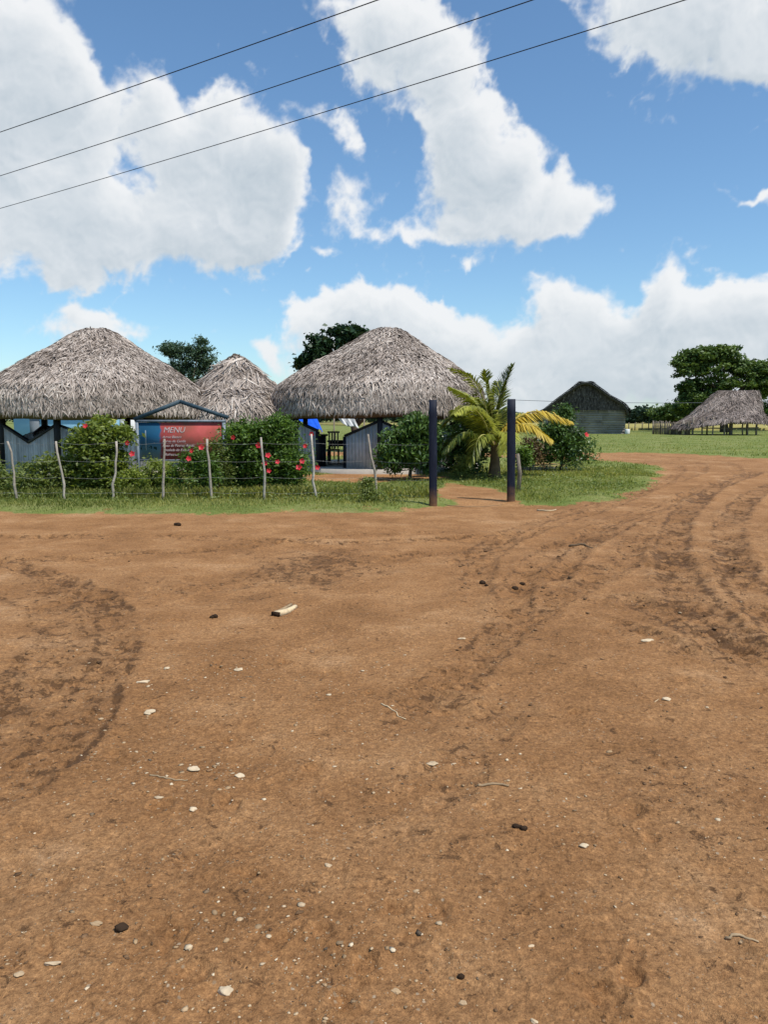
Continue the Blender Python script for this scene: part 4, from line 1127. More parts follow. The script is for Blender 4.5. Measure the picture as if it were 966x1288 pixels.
# rounded roof section: (half-width fraction, height fraction)
sec = [(-1.09, -.05), (-1.0, .02), (-.92, .10), (-.67, .40), (-.42, .67), (-.22, .88), (-.08, .985), (0.03, 1.0), (.16, .96), (.40, .74), (.57, .55), (.83, .33), (.95, .20), (1.03, .06), (1.06, -.10)]
hwid = (bx1 - bx0) / 2
sec = catmull(np.array(sec), 3)
sx3 = bc + sec[:, 0] * hwid + .0; sz3 = ze + sec[:, 1] * (zp - ze)
ys = np.linspace(BY - .75, BY + BL + .5, 22)
mb = MB(); ns = len(sx3)
for lay, dz in ((0, .0), (1, -.28)):
    pass
Vo = np.array([[x, y, z] for y in ys for x, z in zip(sx3, sz3)])
Vi = np.array([[bc + (x - bc) * .97, y, z - .26] for y in ys for x, z in zip(sx3, sz3)])
i_ = np.arange(len(ys) - 1)[:, None] * ns; j_ = np.arange(ns - 1)[None]
qq = np.stack([i_ + j_, i_ + j_ + 1, i_ + ns + j_ + 1, i_ + ns + j_], -1).reshape(-1, 4)
e0 = np.arange(ns - 1); N_ = len(Vo)
endf = np.stack([e0, e0 + N_, e0 + 1 + N_, e0 + 1], -1); endb = endf[:, ::-1] + (len(ys) - 1) * ns
e1 = np.arange(len(ys) - 1) * ns
sl_ = np.stack([e1, e1 + ns, e1 + ns + N_, e1 + N_], -1); sr_ = np.stack([e1, e1 + N_, e1 + ns + N_, e1 + ns], -1) + ns - 1
mb.add(np.vstack([Vo, Vi]), [qq, qq[:, ::-1] + N_, endf, endb, sl_, sr_], .35)
ntf = 5200
u_ = r_.uniform(0, 1, ntf); yv = r_.uniform(BY - .85, BY + BL + .5, ntf)
yv[:2400] = BY - .75 + np.abs(r_.normal(0, .25, 2400))
ku = u_ * (ns - 1)
xx = np.interp(ku, np.arange(ns), sx3); zz = np.interp(ku, np.arange(ns), sz3)
dx_ = np.gradient(sx3); dz_ = np.gradient(sz3)
tx = np.interp(ku, np.arange(ns), dx_); tz_ = np.interp(ku, np.arange(ns), dz_)
tl = np.hypot(tx, tz_); tx /= tl; tz_ /= tl
sgn = np.where(tz_ > 0, -1, 1); D_ = np.column_stack([tx * sgn, r_.normal(0, .25, ntf), tz_ * sgn])
NN = np.column_stack([-tz_, np.zeros(ntf), tx]);
P_ = np.column_stack([xx, yv, zz]) + NN * .05
ln = r_.uniform(.35, .8, ntf)[:, None]; wv = np.array([0, 1., 0])[None] * r_.uniform(.05, .13, ntf)[:, None]
V_ = np.stack([P_ - wv, P_ + wv, P_ + D_ * ln + NN * .06 + wv * .4, P_ + D_ * ln + NN * .06 - wv * .4], 1).reshape(-1, 3)
mb.add(V_, np.arange(ntf * 4).reshape(-1, 4), np.repeat(np.clip(r_.normal(.55, .22, ntf), 0, 1), 4))
mb.build('roof', M['thatch_dark'], t)
# gable infill of dark thatch mats
mb = MB()
gx = bc + sec[:, 0] * hwid * .985; gz3 = ze + sec[:, 1] * (zp - ze) - .12
keep = gz3 > ze - .02
gx, gz3 = gx[keep], gz3[keep]; kk = len(gx)
fr_ = np.column_stack([gx, np.full(kk, BY - .12), gz3]); bk = fr_.copy(); bk[:, 1] = BY + .1
lo1 = fr_.copy(); lo1[:, 2] = ze - .03; lo2 = lo1.copy(); lo2[:, 1] = BY + .1
e0 = np.arange(kk - 1)
mb.add(np.vstack([lo1, fr_, lo2, bk]), [np.stack([e0, e0 + 1, e0 + 1 + kk, e0 + kk], -1), np.stack([e0 + 2 * kk, e0 + 3 * kk, e0 + 3 * kk + 1, e0 + 2 * kk + 1], -1), np.stack([e0 + kk, e0 + kk + 1, e0 + 3 * kk + 1, e0 + 3 * kk], -1), np.stack([e0, e0 + 2 * kk, e0 + 2 * kk + 1, e0 + 1], -1)], .3)
m_ = 1500
xs_ = r_.uniform(gx.min(), gx.max(), m_); top_ = np.interp(xs_, gx, gz3); zs_ = ze + (top_ - ze) * r_.uniform(0.02, 1, m_)
P_ = np.column_stack([xs_, np.full(m_, BY - .17), zs_]); L_ = r_.uniform(.3, .7, m_)
L_ = np.minimum(L_, np.maximum(zs_ - ze + .08, .05))
w_ = r_.uniform(.04, .12, m_); jx = r_.normal(0, .08, m_)
V_ = np.stack([P_ + np.column_stack([-w_, 0 * w_, 0 * w_]), P_ + np.column_stack([w_, 0 * w_, 0 * w_]), P_ + np.column_stack([w_ * .5 + jx, -.08 + 0 * w_, -L_]), P_ + np.column_stack([-w_ * .5 + jx, -.08 + 0 * w_, -L_])], 1).reshape(-1, 3)
mb.add(V_, np.arange(m_ * 4).reshape(-1, 4), np.repeat(np.clip(r_.normal(.4, .2, m_), 0, 1), 4))
mb.build('gable', M['thatch_dark'], t)
th = -math.atan2(bc, BY)
t.location = (bc - math.sin(th) * BL / 2, BY + math.cos(th) * BL / 2, zb_); t.rotation_euler = (0, 0, th)

g = on_y(789.5, 543, 90.5); mb = MB(); zg = gz(g[0], 90.5)
mb.tube([[g[0], 90.5, zg - .02], [g[0], 90.5, zg + .08], [g[0], 90.5, zg + .5], [g[0], 90.5, zg + .56]], [.24, .27, .27, .22], 14)
tag(mb.build('drum', M['white_wall'], None, True), 'small white drum at the right corner of the barn', 'drum')

# ------------------------------------------------------------------ open shelter and palisade at the right
SHY = 86.0
t = thing('thatched_shelter', (on_y(912, 540, SHY)[0], SHY, gz(37, SHY)), 'low open thatched shelter on poles at the right edge, in front of the huge tree', 'shelter')
x_l, x_r = on_y(849, 535, SHY)[0], on_y(963, 535, SHY)[0]
scx = (x_l + x_r) / 2; srx = (x_r - x_l) / 2
zt_ = on_y(930, 491, SHY)[2]
rdg = 2.1
thatch_roof('roof', (scx, SHY), [(0, zt_), (.05, zt_ - .02), (.12, zt_ - .35), (.3, zt_ - 1.1), (.6, zt_ - 2.3), (.85, 1.85), (1, 1.38)], srx - rdg, 4.2, rdg, (1.9, 0), 9000, 55, M['thatch_old'], t, L=(.4, .9), W=(.05, .12), mean=.58, n_ang=60, thick=.2, wob=.07)
me_ = t.children[0].data; off_ = parent_world(t).x               # the left end sags low
for v_ in me_.vertices:
    v_.co.z -= .70 * float(sstep(.5, 5.5, scx - v_.co.x))
r_ = np.random.default_rng(31)
for px, dy, rad in [(872, -2.0, .10), (884, -2.9, .08), (897, -3.2, .08), (912, -3.2, .09), (920, -2.6, .20), (935, -3.1, .08), (941, -2.8, .09), (952, -2.6, .11), (890, 2.6, .09), (915, 3.0, .09), (940, 2.6, .09)]:
    x_ = on_y(px, 540, SHY + dy)[0]; z0 = gz(x_, SHY + dy)
    mb = MB(); mb.tube([[x_, SHY + dy, z0 - .1], [x_ + r_.normal(0, .04), SHY + dy, z0 + .8], [x_ + r_.normal(0, .04), SHY + dy, 1.9]], rad, 8, r_.uniform(.1, .5)); mb.build('post', M['pole_wood'], t, True)
mb = MB(); xa_, xb_ = on_y(884, 540, SHY - 3)[0], on_y(955, 540, SHY - 3)[0]
mb.tube([[xa_, SHY - 2.95, .75], [(xa_ + xb_) / 2, SHY - 3.0, .72], [xb_, SHY - 2.95, .78]], .07, 6, .15)
mb.build('rail', M['pole_wood'], t, True)

zq = lambda x, y: gz(x, y)
t = thing('palisade_fence', (on_y(842, 545, 84)[0], 84, gz(30, 84)), 'grey palisade of upright poles running left from the low thatched shelter', 'fence')
mb = MB(); px = 821.5
while px < 869:
    y_ = 90 - (px - 821) * .13 + r_.normal(0, .05); x_ = on_y(px, 540, y_)[0]; z0 = gz(x_, y_)
    hh = 1.42 + r_.normal(0, .09)
    rad = r_.uniform(.055, .085)
    mb.tube([[x_, y_, z0 - .1], [x_ + r_.normal(0, .03), y_, z0 + hh * .5], [x_ + r_.normal(0, .05), y_, z0 + hh]], [rad, rad * .95, rad * .7], 6, np.clip(r_.normal(.28, .2), 0, 1))
    px += r_.uniform(1.35, 2.0)
mb.build('pole_row', M['pole_wood'], t, True)
mb = MB(); mb.tube([[on_y(821, 540, 90.2)[0], 90.2, .9], [on_y(869, 540, 84)[0], 84.1, .9]], .04, 6, .2); mb.build('rail', M['pole_wood'], t)
t = thing('field_fence', (on_y(806, 540, 120)[0], 120, gz(38, 120)), 'thin post fence along the yellow field between barn and palisade', 'fence')
for px in (791, 799, 808, 816):
    x_ = on_y(px, 540, 120)[0]; z0 = gz(x_, 120)
    mb = MB(); mb.tube([[x_, 120, z0 - .1], [x_ + .03, 120, z0 + 1.2]], .07, 6, .2); mb.build('post', M['pole_wood'], t)
mb = MB()
for z_ in (.5, 1.0): mb.tube([[on_y(786, 540, 120)[0], 119.9, z_], [on_y(824, 540, 120)[0], 119.9, z_]], .012, 4)
mb.build('wire', M['wire'], t)

# ------------------------------------------------------------------ cables overhead
for (a, c, lab) in [((0, 166), (475, 0), 'black overhead cable crossing the sky, uppermost of the three'),
                    ((0, 221), (670, 0), 'black overhead cable crossing the sky, middle one of the three'),
                    ((0, 262), (862, 0), 'black overhead cable crossing the sky, lowest of the three')]:
    p = on_z(*a, 7.0); q_ = on_z(*c, 7.0); d_ = (q_ - p) / np.linalg.norm(q_ - p); L_ = np.linalg.norm(q_ - p)
    s_ = np.linspace(-30, L_ + 22, 60)
    pts = p + d_[None] * s_[:, None]
    m_ = (s_ - L_ / 2) / 40
    pts[:, 2] += .9 * (m_ ** 2) - .9 * (L_ / 80) ** 2
    mb = MB(); mb.tube(pts, .0068, 6)
    tag(mb.build('overhead_cable', M['cable'], None, True), lab, 'cable', 'overhead cables')
mb = MB(); pts = [on_y(x, y, 99) for x, y in [(480, 497), (560, 500), (645, 503), (700, 505), (760, 506.3), (840, 507), (930, 506), (1100, 500)]]
mb.tube(pts, .028, 5); tag(mb.build('distant_cable', M['far_cable']), 'thin far cable just above the horizon, passing behind the barn', 'cable')

# ------------------------------------------------------------------ grass blades
gr = np.random.default_rng(5)
def blades(x, y, hmul, wid, seed):
    r = np.random.default_rng(seed)
    h_, md, g_, ba, sd = terrain(x, y, False)
    keep = g_ * (1 - .8 * ba) > r.uniform(.25, .95, len(x))
    x, y, h_, sd = x[keep], y[keep], h_[keep], sd[keep]
    n = len(x)
    patch = .5 + .8 * fbm(x * .9, y * .9, 3, 131)
    H = hmul * r.uniform(.5, 1.4, n) * np.clip(.65 + .7 * patch, .3, 1.6) * np.clip(.35 + sd * .9, .35, 1)
    a = r.uniform(0, 6.28, n); ln = r.uniform(.1, .9, n) * H
    b0_ = np.column_stack([x, y, h_ - .01]); s_ = np.column_stack([np.cos(a + 1.57), np.sin(a + 1.57), np.zeros(n)]) * (wid * r.uniform(.6, 1.3, n))[:, None]
    tip = b0_ + np.column_stack([np.cos(a) * ln, np.sin(a) * ln, H])
    mid = b0_ + np.column_stack([np.cos(a) * ln * .35, np.sin(a) * ln * .35, H * .6])
    V_ = np.stack([b0_ - s_, b0_ + s_, mid + s_ * .8, tip, mid - s_ * .8], 1).reshape(-1, 3)
    F5 = np.arange(n * 5).reshape(-1, 5)
    tint = np.clip(.50 + .45 * fbm(x * .35, y * .35, 3, 141) + .25 * fbm(x * 2.5, y * 2.5, 2, 143) + r.normal(0, .16, n), 0, 1)
    return V_, F5, np.repeat(tint, 5)
N1 = 95000
xg = gr.uniform(-10.5, 9, N1); yg = 13.3 + 12 * gr.uniform(0, 1, N1) ** 1.25
a1 = blades(xg, yg, .058, .006, 1)
N2 = 90000
yg = 22 + 110 * gr.uniform(0, 1, N2) ** 2.2; xg = gr.uniform(-.55, .62, N2) * yg
a2 = blades(xg, yg, .075, .013, 2)
N3 = 9000   # taller weeds along the fence line
xg = gr.uniform(-10, 1, N3); yg = 15.7 + np.abs(gr.normal(0, .9, N3))
a3 = blades(xg, yg, .15, .011, 3)
VV = []; FF = []; TT_ = []; off = 0
for v_, f_, t_ in (a1, a2, a3):
    VV.append(v_); FF.append(f_ + off); TT_.append(t_); off += len(v_)
tag(mesh_obj('grass', np.concatenate(VV), np.concatenate(FF), M['grass'], None, {'tint': np.concatenate(TT_)}), 'short green grass on the yard and verge', 'grass', kind='stuff')

# low broad-leaved weeds over the verge
wd = np.random.default_rng(15); PTS = []
for k in range(420):
    x_ = wd.uniform(-10, 6.5); y_ = 15.0 + abs(wd.normal(0, 2.0)) if x_ < .5 else wd.uniform(16, 22)
    PTS.append((x_, y_, wd.uniform(.06, .16)))
PTS = np.array(PTS); h_, _, g_, _, _ = terrain(PTS[:, 0], PTS[:, 1], False)
pp = []
for (x_, y_, s_), hh, g1_ in zip(PTS, h_, g_):
    if g1_ < .6: continue
    v_ = wd.normal(size=(34, 3)) * np.array([s_, s_, s_ * .6]); v_[:, 2] = np.abs(v_[:, 2])
    pp.append(v_ + [x_, y_, hh])
pp = np.concatenate(pp); V_, F_ = leaf_quads(pp, .055, wd, .7, .5)
tag(mesh_obj('ground_cover', V_, F_, M['leaf_weed'], None, {'tint': np.repeat(np.clip(wd.normal(.5, .2, len(pp)), 0, 1), 4)}), 'low leafy weeds scattered through the verge grass', 'weeds', kind='stuff')

# ------------------------------------------------------------------ gravel, clods, stones
def lump(r, n=1, sub=1):
    pass
ICO = None
def ico(sub=1):
    import bmesh
    bm = bmesh.new(); bmesh.ops.create_icosphere(bm, subdivisions=sub, radius=1)
    V_ = np.array([v.co[:] for v in bm.verts]); F_ = np.array([[v.index for v in f.verts] for f in bm.faces]); bm.free()
    return V_, F_
IV1, IF1 = ico(1); IV2, IF2 = ico(2); IV3, IF3 = ico(3)
def scatter(name, mat, x, y, size, flat, tint, seed, label, cat, sink=.25):
    r = np.random.default_rng(seed); n = len(x)
    h_, *_ = terrain(x, y, True)
    S = size[:, None] * np.column_stack([r.uniform(.7, 1.4, n), r.uniform(.6, 1.1, n), flat * r.uniform(.6, 1.3, n)])
    a = r.uniform(0, 6.28, n); ca, sa = np.cos(a), np.sin(a)
    V0 = IV1[None] * (1 + r.normal(0, .22, (n, len(IV1), 1)))
    V0 = V0 * S[:, None]
    Vx = V0[..., 0] * ca[:, None] - V0[..., 1] * sa[:, None]; Vy = V0[..., 0] * sa[:, None] + V0[..., 1] * ca[:, None]
    V_ = np.stack([Vx + x[:, None], Vy + y[:, None], V0[..., 2] + (h_ + S[:, 2] * (1 - 2 * sink))[:, None]], -1).reshape(-1, 3)
    F_ = (IF1[None] + (np.arange(n) * len(IV1))[:, None, None]).reshape(-1, 3)
    return tag(mesh_obj(name, V_, F_, mat, None, {'tint': np.repeat(tint, len(IV1))}), label, cat, kind='stuff')
pr_ = np.random.default_rng(19)
def pxscatter(n, ylo=720, yhi=1300, pw=1.0):
    px = pr_.uniform(-80, 1046, n); py = ylo + (yhi - ylo) * pr_.uniform(0, 1, n) ** pw
    P = np.array([on_z(a, c) for a, c in zip(px, py)])
    return P[:, 0], P[:, 1]
x, y = pxscatter(3600, 740, 1305, .85)
cl_ = fbm(x * 1.4, y * 1.4, 3, 151) + pr_.normal(0, .25, len(x))
k_ = cl_ > -.02; x, y = x[k_], y[k_]
sz = np.clip(pr_.lognormal(math.log(.0030), .48, len(x)), .0016, .010)
for cx, cy, sx_p, sy_p, nn_ in ((290, 850, 50, 18, 130), (250, 960, 70, 35, 170), (150, 900, 40, 50, 90), (420, 900, 90, 50, 140), (700, 900, 160, 80, 120), (350, 1150, 120, 60, 160)):
    P = np.array([on_z(a, c) for a, c in zip(pr_.normal(cx, sx_p, nn_), np.maximum(pr_.normal(cy, sy_p, nn_), 700))])
    x = np.append(x, P[:, 0]); y = np.append(y, P[:, 1]); sz = np.append(sz, np.clip(pr_.lognormal(math.log(.0052), .5, nn_), .0022, .015))
scatter('gravel', M['stone'], x, y, sz, .32, np.clip(pr_.normal(.55, .26, len(x)), 0, 1), 61, 'pale gravel chips strewn over the dirt', 'gravel', .3)
x, y = pxscatter(7000, 668, 1305, .9)
h_, md, g_, ba, sd = terrain(x, y, False)
k_ = (md + .12 + pr_.normal(0, .16, len(x)) > .33) & (sd < -.2); x, y = x[k_], y[k_]
dist = np.hypot(x, y)
scatter('soil_clods', M['clod'], x, y, np.clip(pr_.lognormal(math.log(.006), .5, len(x)), .003, .02) * np.clip(dist / 5, .6, 1.7), .4, pr_.uniform(.1, 1, len(x)), 63, 'loose crumbs of churned brown soil in the wheel ruts', 'soil', .3)

def stone(px, py, wpx, label, tint, flat=.4, mat='stone', seed=0, name='stone', cat='stone', asp=.7, group=None):
    r = np.random.default_rng(seed + 500)
    c = on_z(px, py); dist = math.hypot(c[0], c[1]); s = wpx / F * math.hypot(dist, CAMZ) / 2
    z = float(terrain(np.array([c[0]]), np.array([c[1]]))[0][0])
    ax = r.normal(size=(7, 3)); ax /= np.linalg.norm(ax, axis=1)[:, None]
    V_ = IV3.copy()
    for a_ in ax:                                   # flat broken facets
        lim = r.uniform(.55, .85); d_ = V_ @ a_
        V_ = V_ - np.clip(d_ - lim, 0, None)[:, None] * a_
    V_ = V_ * (1 + .10 * np.sin(V_ @ np.array([5, 3, 4]) + seed)[:, None] + .05 * np.sin(V_ @ np.array([11, -9, 8]) + 2 * seed)[:, None]) * np.array([s, s * asp, s * flat * .75]) * 1.0
    an = r.uniform(-.4, .4); V_ = V_ @ np.array([[math.cos(an), -math.sin(an), 0], [math.sin(an), math.cos(an), 0], [0, 0, 1]]).T
    V_ = V_ + np.array([c[0], c[1], z + s * flat * .22])
    o = mesh_obj(name, V_, IF3, M[mat], None, {'tint': np.full(len(V_), tint)}, True)
    return tag(o, label, cat, group)
ST = [
    (188, 895, 17, 'flat squarish white stone just below the long thin white stone', 1.0, .35, 1.0),
    (209, 841, 10, 'small oval white stone above the cluster left of centre', 1.0, .4, .8),
    (180, 857, 22, 'long thin white stone pointing at a smaller oval one', .95, .3, .4),
    (243, 967, 22, 'broad flaky white stone beside the thin twig', .98, .35, .7),
    (301, 974, 15, 'angular white stone right of the broad flaky one', 1.0, .5, .8),
    (242, 1016, 12, 'chunky white stone below the thin twig', 1.0, .6, .9),
    (200, 1002, 16, 'thin pale flake of stone left of the chunky white one', .85, .25, .4),
    (300, 843, 14, 'flat cream stone in the gravelly patch above centre left', .95, .3, .8),
    (283, 1242, 20, 'bright white lump of stone nearest the bottom edge', 1.0, .55, .8),
    (65, 1210, 20, 'long pale chip of stone near the bottom left', .85, .3, .4),
    (23, 1225, 13, 'tan rounded stone at the bottom left edge', .7, .5, .8),
    (544, 960, 17, 'crumbly pale stone half buried near the middle', .8, .3, .9),
    (571, 959, 10, 'thin pale chip beside the crumbly half-buried stone', .9, .25, .4),
    (581, 806, 12, 'pale stone right of centre beside the churned wheel track', .92, .4, .6),
    (814, 811, 20, 'thin white stone at the end of the muddy rut on the right', .98, .3, .4),
    (838, 883, 13, 'round cream stone alone on the right side of the dirt', .95, .5, .8),
    (735, 1064, 15, 'bright white stone right of the black dung pellets', 1.0, .55, .7),
    (498, 1242, 13, 'brown rounded stone near the bottom middle', .6, .6, .8),
    (582, 1256, 12, 'tan angular stone at the bottom middle', .65, .6, .8),
    (672, 1283, 11, 'cream stone on the bottom edge right of middle', .85, .5, .8),
    (668, 1186, 10, 'small pale pair-like stone right of the bottom middle', .85, .35, .5),
    (412, 1090, 12, 'pale stone below the scuffed hollow left of middle', .8, .5, .8),
    (120, 1160, 16, 'pinkish tan flat stone up and left of the dark round stone', .62, .35, .6),
]
for k, (px, py, w, lab, ti, fl_, asp) in enumerate(ST):
    stone(px, py, w * .85, lab, ti * .92, fl_, 'stone', k, asp=asp, group='stones on the dirt')
stone(152, 1167, 15, 'dark round stone sunk in the dirt at lower left', .0, .75, 'dung', 91, asp=.9, group='stones on the dirt')
def dung(pos, label, seed):
    mb = MB(); r = np.random.default_rng(seed)
    for px, py, w in pos:
        c = on_z(px, py); s = .85 * w / F * math.hypot(np.hypot(c[0], c[1]), CAMZ) / 2
        z = gz(c[0], c[1])
        V_ = IV2 * (1 + r.normal(0, .08, (len(IV2), 1))) * s * np.array([1, .8, .7]) + [c[0], c[1], z + s * .4]
        mb.add(V_, IF2)
    tag(mb.build('dung', M['dung'], None, True), label, 'dung')
dung([(649, 1042, 11), (659, 1044, 11), (654, 1042, 8)], 'pair of black dung pellets on the lower right dirt', 1)
dung([(580, 1226, 10)], 'single black dung pellet near the bottom middle', 2)
dung([(224, 663, 9), (221, 662.6, 7)], 'dark dung on the pale dirt near the grass verge at left', 3)
dung([(607, 733, 10), (612, 735, 6)], 'dark dung lump in the wheel track right of centre', 4)
dung([(648, 738, 11), (657, 733, 8)], 'elongated dark dung right of the rounder lump in the wheel track', 5)
dung([(270, 776, 9), (266, 777, 7)], 'dark crumbs of dung left of the split wood', 6)

def stick(px, label, tint, rad, name='twig', cat='twig', wob=.01, seed=0):
    r = np.random.default_rng(seed); P = np.array([on_z(a, c) for a, c in px])
    C = catmull(P, 5); C = C + r.normal(0, wob * .3, C.shape)
    h_, *_ = terrain(C[:, 0], C[:, 1], True)
    C[:, 2] = h_ + rad * .5; rad = rad * .75
    mb = MB(); mb.tube(C, np.linspace(rad, rad * .6, len(C)), 6, tint)
    return tag(mb.build(name, M['twig'], None, True), label, cat)
stick([(479, 886), (493, 893), (509, 903)], 'slender straight pale twig left of the middle', .9, .006, seed=1)
stick([(188, 975), (205, 977), (225, 980), (235, 979)], 'thin bent tan twig beside the white stones', .55, .006, seed=2)
stick([(600, 988), (620, 987), (641, 988)], 'short stubby brown twig in the middle of the dirt', .5, .009, seed=3)
stick([(716, 686), (735, 686), (752, 687)], 'dark straight stick in the wheel tracks on the right', .1, .02, seed=4)
stick([(560, 636.5), (585, 638.5), (612, 638), (632, 636)], 'long thin dark branch lying between the two navy posts', .35, .009, 'branch', 'branch', seed=5)
stick([(820, 690.5), (824, 886), (829, 882)][1:], 'tiny curved straw beside the round cream stone', .85, .004, seed=6)
stick([(676, 644), (690, 645), (700, 643)], 'pale broken stick on the dirt edge right of the navy post by the palm', .8, .025, seed=7)
stick([(915, 1172), (935, 1176), (955, 1180)], 'dry flat straw near the lower right corner', .6, .007, seed=8)
# split piece of firewood
c = on_z(348, 774); e_ = on_z(374, 764)
c[2] = gz(c[0], c[1]); e_[2] = gz(e_[0], e_[1])
d_ = (e_ - c); Ls = np.linalg.norm(d_); d_ /= Ls; s_ = np.array([d_[1], -d_[0], 0])
t = thing('split_wood', c, 'pale split piece of wood with a dark end lying on the dirt', 'wood')
mb = MB()
V_ = []
for k, f_ in enumerate(np.linspace(0, 1, 6)):
    p = c + d_ * Ls * f_ + s_ * .02 * math.sin(f_ * 4); w = .036 * (1 - .5 * f_) ; hh = .035 * (1 - .4 * f_)
    V_ += [p - s_ * w, p + s_ * w, p + s_ * w * .5 + [0, 0, hh], p - s_ * w * .7 + [0, 0, hh * 1.1]]
i_ = np.arange(5)[:, None] * 4; j_ = np.arange(4)[None]
qf = np.stack([i_ + j_, i_ + (j_ + 1) % 4, i_ + 4 + (j_ + 1) % 4, i_ + 4 + j_], -1).reshape(-1, 4)
mb.add(V_, [qf[:, ::-1], np.array([[0, 1, 2, 3]]), np.array([[23, 22, 21, 20]])], 1.0); mb.build('heartwood', M['twig'], t)
mb = MB(); mb.tube([c - s_ * .045 + [0, 0, .012], c + d_ * Ls * .6 - s_ * .05 + [0, 0, .016], c + d_ * Ls * 1.0 - s_ * .06 + [0, 0, .02]], [.010, .011, .012], 6, .55); mb.build('bark_strip', M['twig'], t)
mb = MB(); mb.box(c + [-.008, -.008, .016], (.02, .075, .034), rz=math.atan2(d_[1], d_[0]), tint=0.0); mb.build('shaded_end', M['dung'], t)  # dark end piece: shadow on the near end put in as colour

# ------------------------------------------------------------------ sun and sky
EL = R(61); SAZ = math.atan2(.82, -.57)           # azimuth from +Y towards +X
sdir = Vector((math.cos(EL) * math.sin(SAZ), math.cos(EL) * math.cos(SAZ), math.sin(EL)))
sl = bpy.data.lights.new('sun', 'SUN'); sl.energy = 4.5; sl.angle = R(.53); sl.color = (1, .96, .89)
so = bpy.data.objects.new('sun', sl); COL.objects.link(so)
so.rotation_euler = sdir.to_track_quat('Z', 'Y').to_euler(); so.location = (20, -10, 40)

w = bpy.data.worlds.new('World'); scene.world = w; w.use_nodes = True
nt = w.node_tree; nt.nodes.clear(); b = NB(nt); n = nt.nodes; l = nt.links
sky = n.new('ShaderNodeTexSky'); sky.sky_type = 'NISHITA'; sky.sun_disc = False
sky.sun_elevation = EL; sky.sun_rotation = SAZ; sky.air_density = 1.0; sky.dust_density = .4; sky.ozone_density = 3.0
BLOBS = [
    (20, 40, 85, 70, 1), (70, 130, 75, 75, 1), (30, 190, 120, 90, 1), (60, 285, 130, 50, 1), (120, 300, 60, 30, .7), (75, 350, 34, 17, .9), (-60, 130, 120, 200, 1), (110, 185, 40, 60, .6),
    (190, 140, 30, 40, .8), (278, 120, 26, 30, .8), (240, 190, 70, 55, .9), (300, 210, 70, 60, 1), (330, 245, 62, 60, 1), (235, 270, 90, 48, 1), (290, 305, 80, 28, .8),
    (433, 170, 13, 24, .75), (395, 145, 28, 16, .5), (440, 245, 30, 36, .5), (490, 292, 40, 13, .48), (535, 302, 26, 10, .42), (408, 315, 14, 8, .6), (585, 335, 16, 16, .5), (470, 270, 46, 22, .25),
    (455, 25, 44, 50, .9), (505, 60, 50, 50, .9), (530, 15, 34, 40, .7), (550, 100, 46, 46, .9), (585, 150, 50, 46, 1), (575, 215, 48, 40, 1), (620, 245, 70, 44, 1), (610, 285, 80, 22, .8), (745, 258, 32, 28, 1), (695, 265, 36, 34, .9), (708, 215, 14, 24, .6), (640, 190, 40, 40, .7),
    (800, -5, 110, 50, .9), (930, 10, 110, 60, 1), (885, 75, 75, 30, .9), (970, 60, 50, 40, .9), (830, 45, 60, 28, .6), (1040, 20, 90, 80, 1),
    (440, 380, 40, 26, .9), (415, 410, 45, 24, .7), (508, 392, 34, 24, .9), (560, 402, 44, 24, .9), (480, 420, 80, 34, .8), (692, 378, 36, 28, .9), (745, 398, 46, 26, .85), (838, 362, 30, 26, .95), (870, 398, 56, 28, .8), (950, 385, 44, 26, .9), (1010, 395, 60, 50, .9),
    (590, 445, 150, 42, .9), (760, 440, 140, 44, .8), (900, 440, 140, 44, .8), (700, 490, 320, 44, .75), (980, 480, 120, 50, .8),
    (108, 402, 32, 16, .75), (80, 425, 50, 18, .6), (160, 415, 26, 12, .6), (335, 452, 18, 18, .62), (315, 440, 14, 9, .4), (0, 480, 60, 14, .6), (945, 247, 30, 9, .8),
    (165, 222, 22, 30, -.75), (140, 70, 20, 60, -.5), (225, 90, 26, 40, -.5), (395, 230, 18, 60, -.7), (400, 330, 40, 14, -.3), (520, 180, 14, 60, -.45), (690, 90, 40, 60, -.5), (660, 40, 30, 60, -.4), (640, 370, 20, 26, -.5), (790, 355, 14, 20, -.3),
]
def px_ang(px, py):
    d = ray(px, py); d /= np.linalg.norm(d)
    return math.atan2(d[0], d[1]), math.asin(d[2])
bg = n.new('ShaderNodeBackground'); l.new(b.mix(1.0, sky.outputs[0], (.83, 1.0, 1.06, 1), 'MULTIPLY'), bg.inputs[0])
bg.inputs[1].default_value = .142
wo = n.new('ShaderNodeOutputWorld'); l.new(bg.outputs[0], wo.inputs[0])

# clouds: a sky dome in front of the clear sky, brightness and cover computed on its vertices
_G = np.random.default_rng(9).uniform(0, 2 * math.pi, (256, 256)); _GX, _GY = np.cos(_G), np.sin(_G)
def gnoise(x, y, seed=0):
    x = x + seed * 17.13; y = y + seed * 9.71
    xi = np.floor(x).astype(np.int64); yi = np.floor(y).astype(np.int64); fx = x - xi; fy = y - yi
    u = fx ** 3 * (fx * (fx * 6 - 15) + 10); v = fy ** 3 * (fy * (fy * 6 - 15) + 10)
    def g(ix, iy, dx, dy):
        a, c = (xi + ix) & 255, (yi + iy) & 255
        return _GX[a, c] * dx + _GY[a, c] * dy
    return 1.5 * ((g(0, 0, fx, fy) * (1 - u) + g(1, 0, fx - 1, fy) * u) * (1 - v) + (g(0, 1, fx, fy - 1) * (1 - u) + g(1, 1, fx - 1, fy - 1) * u) * v)
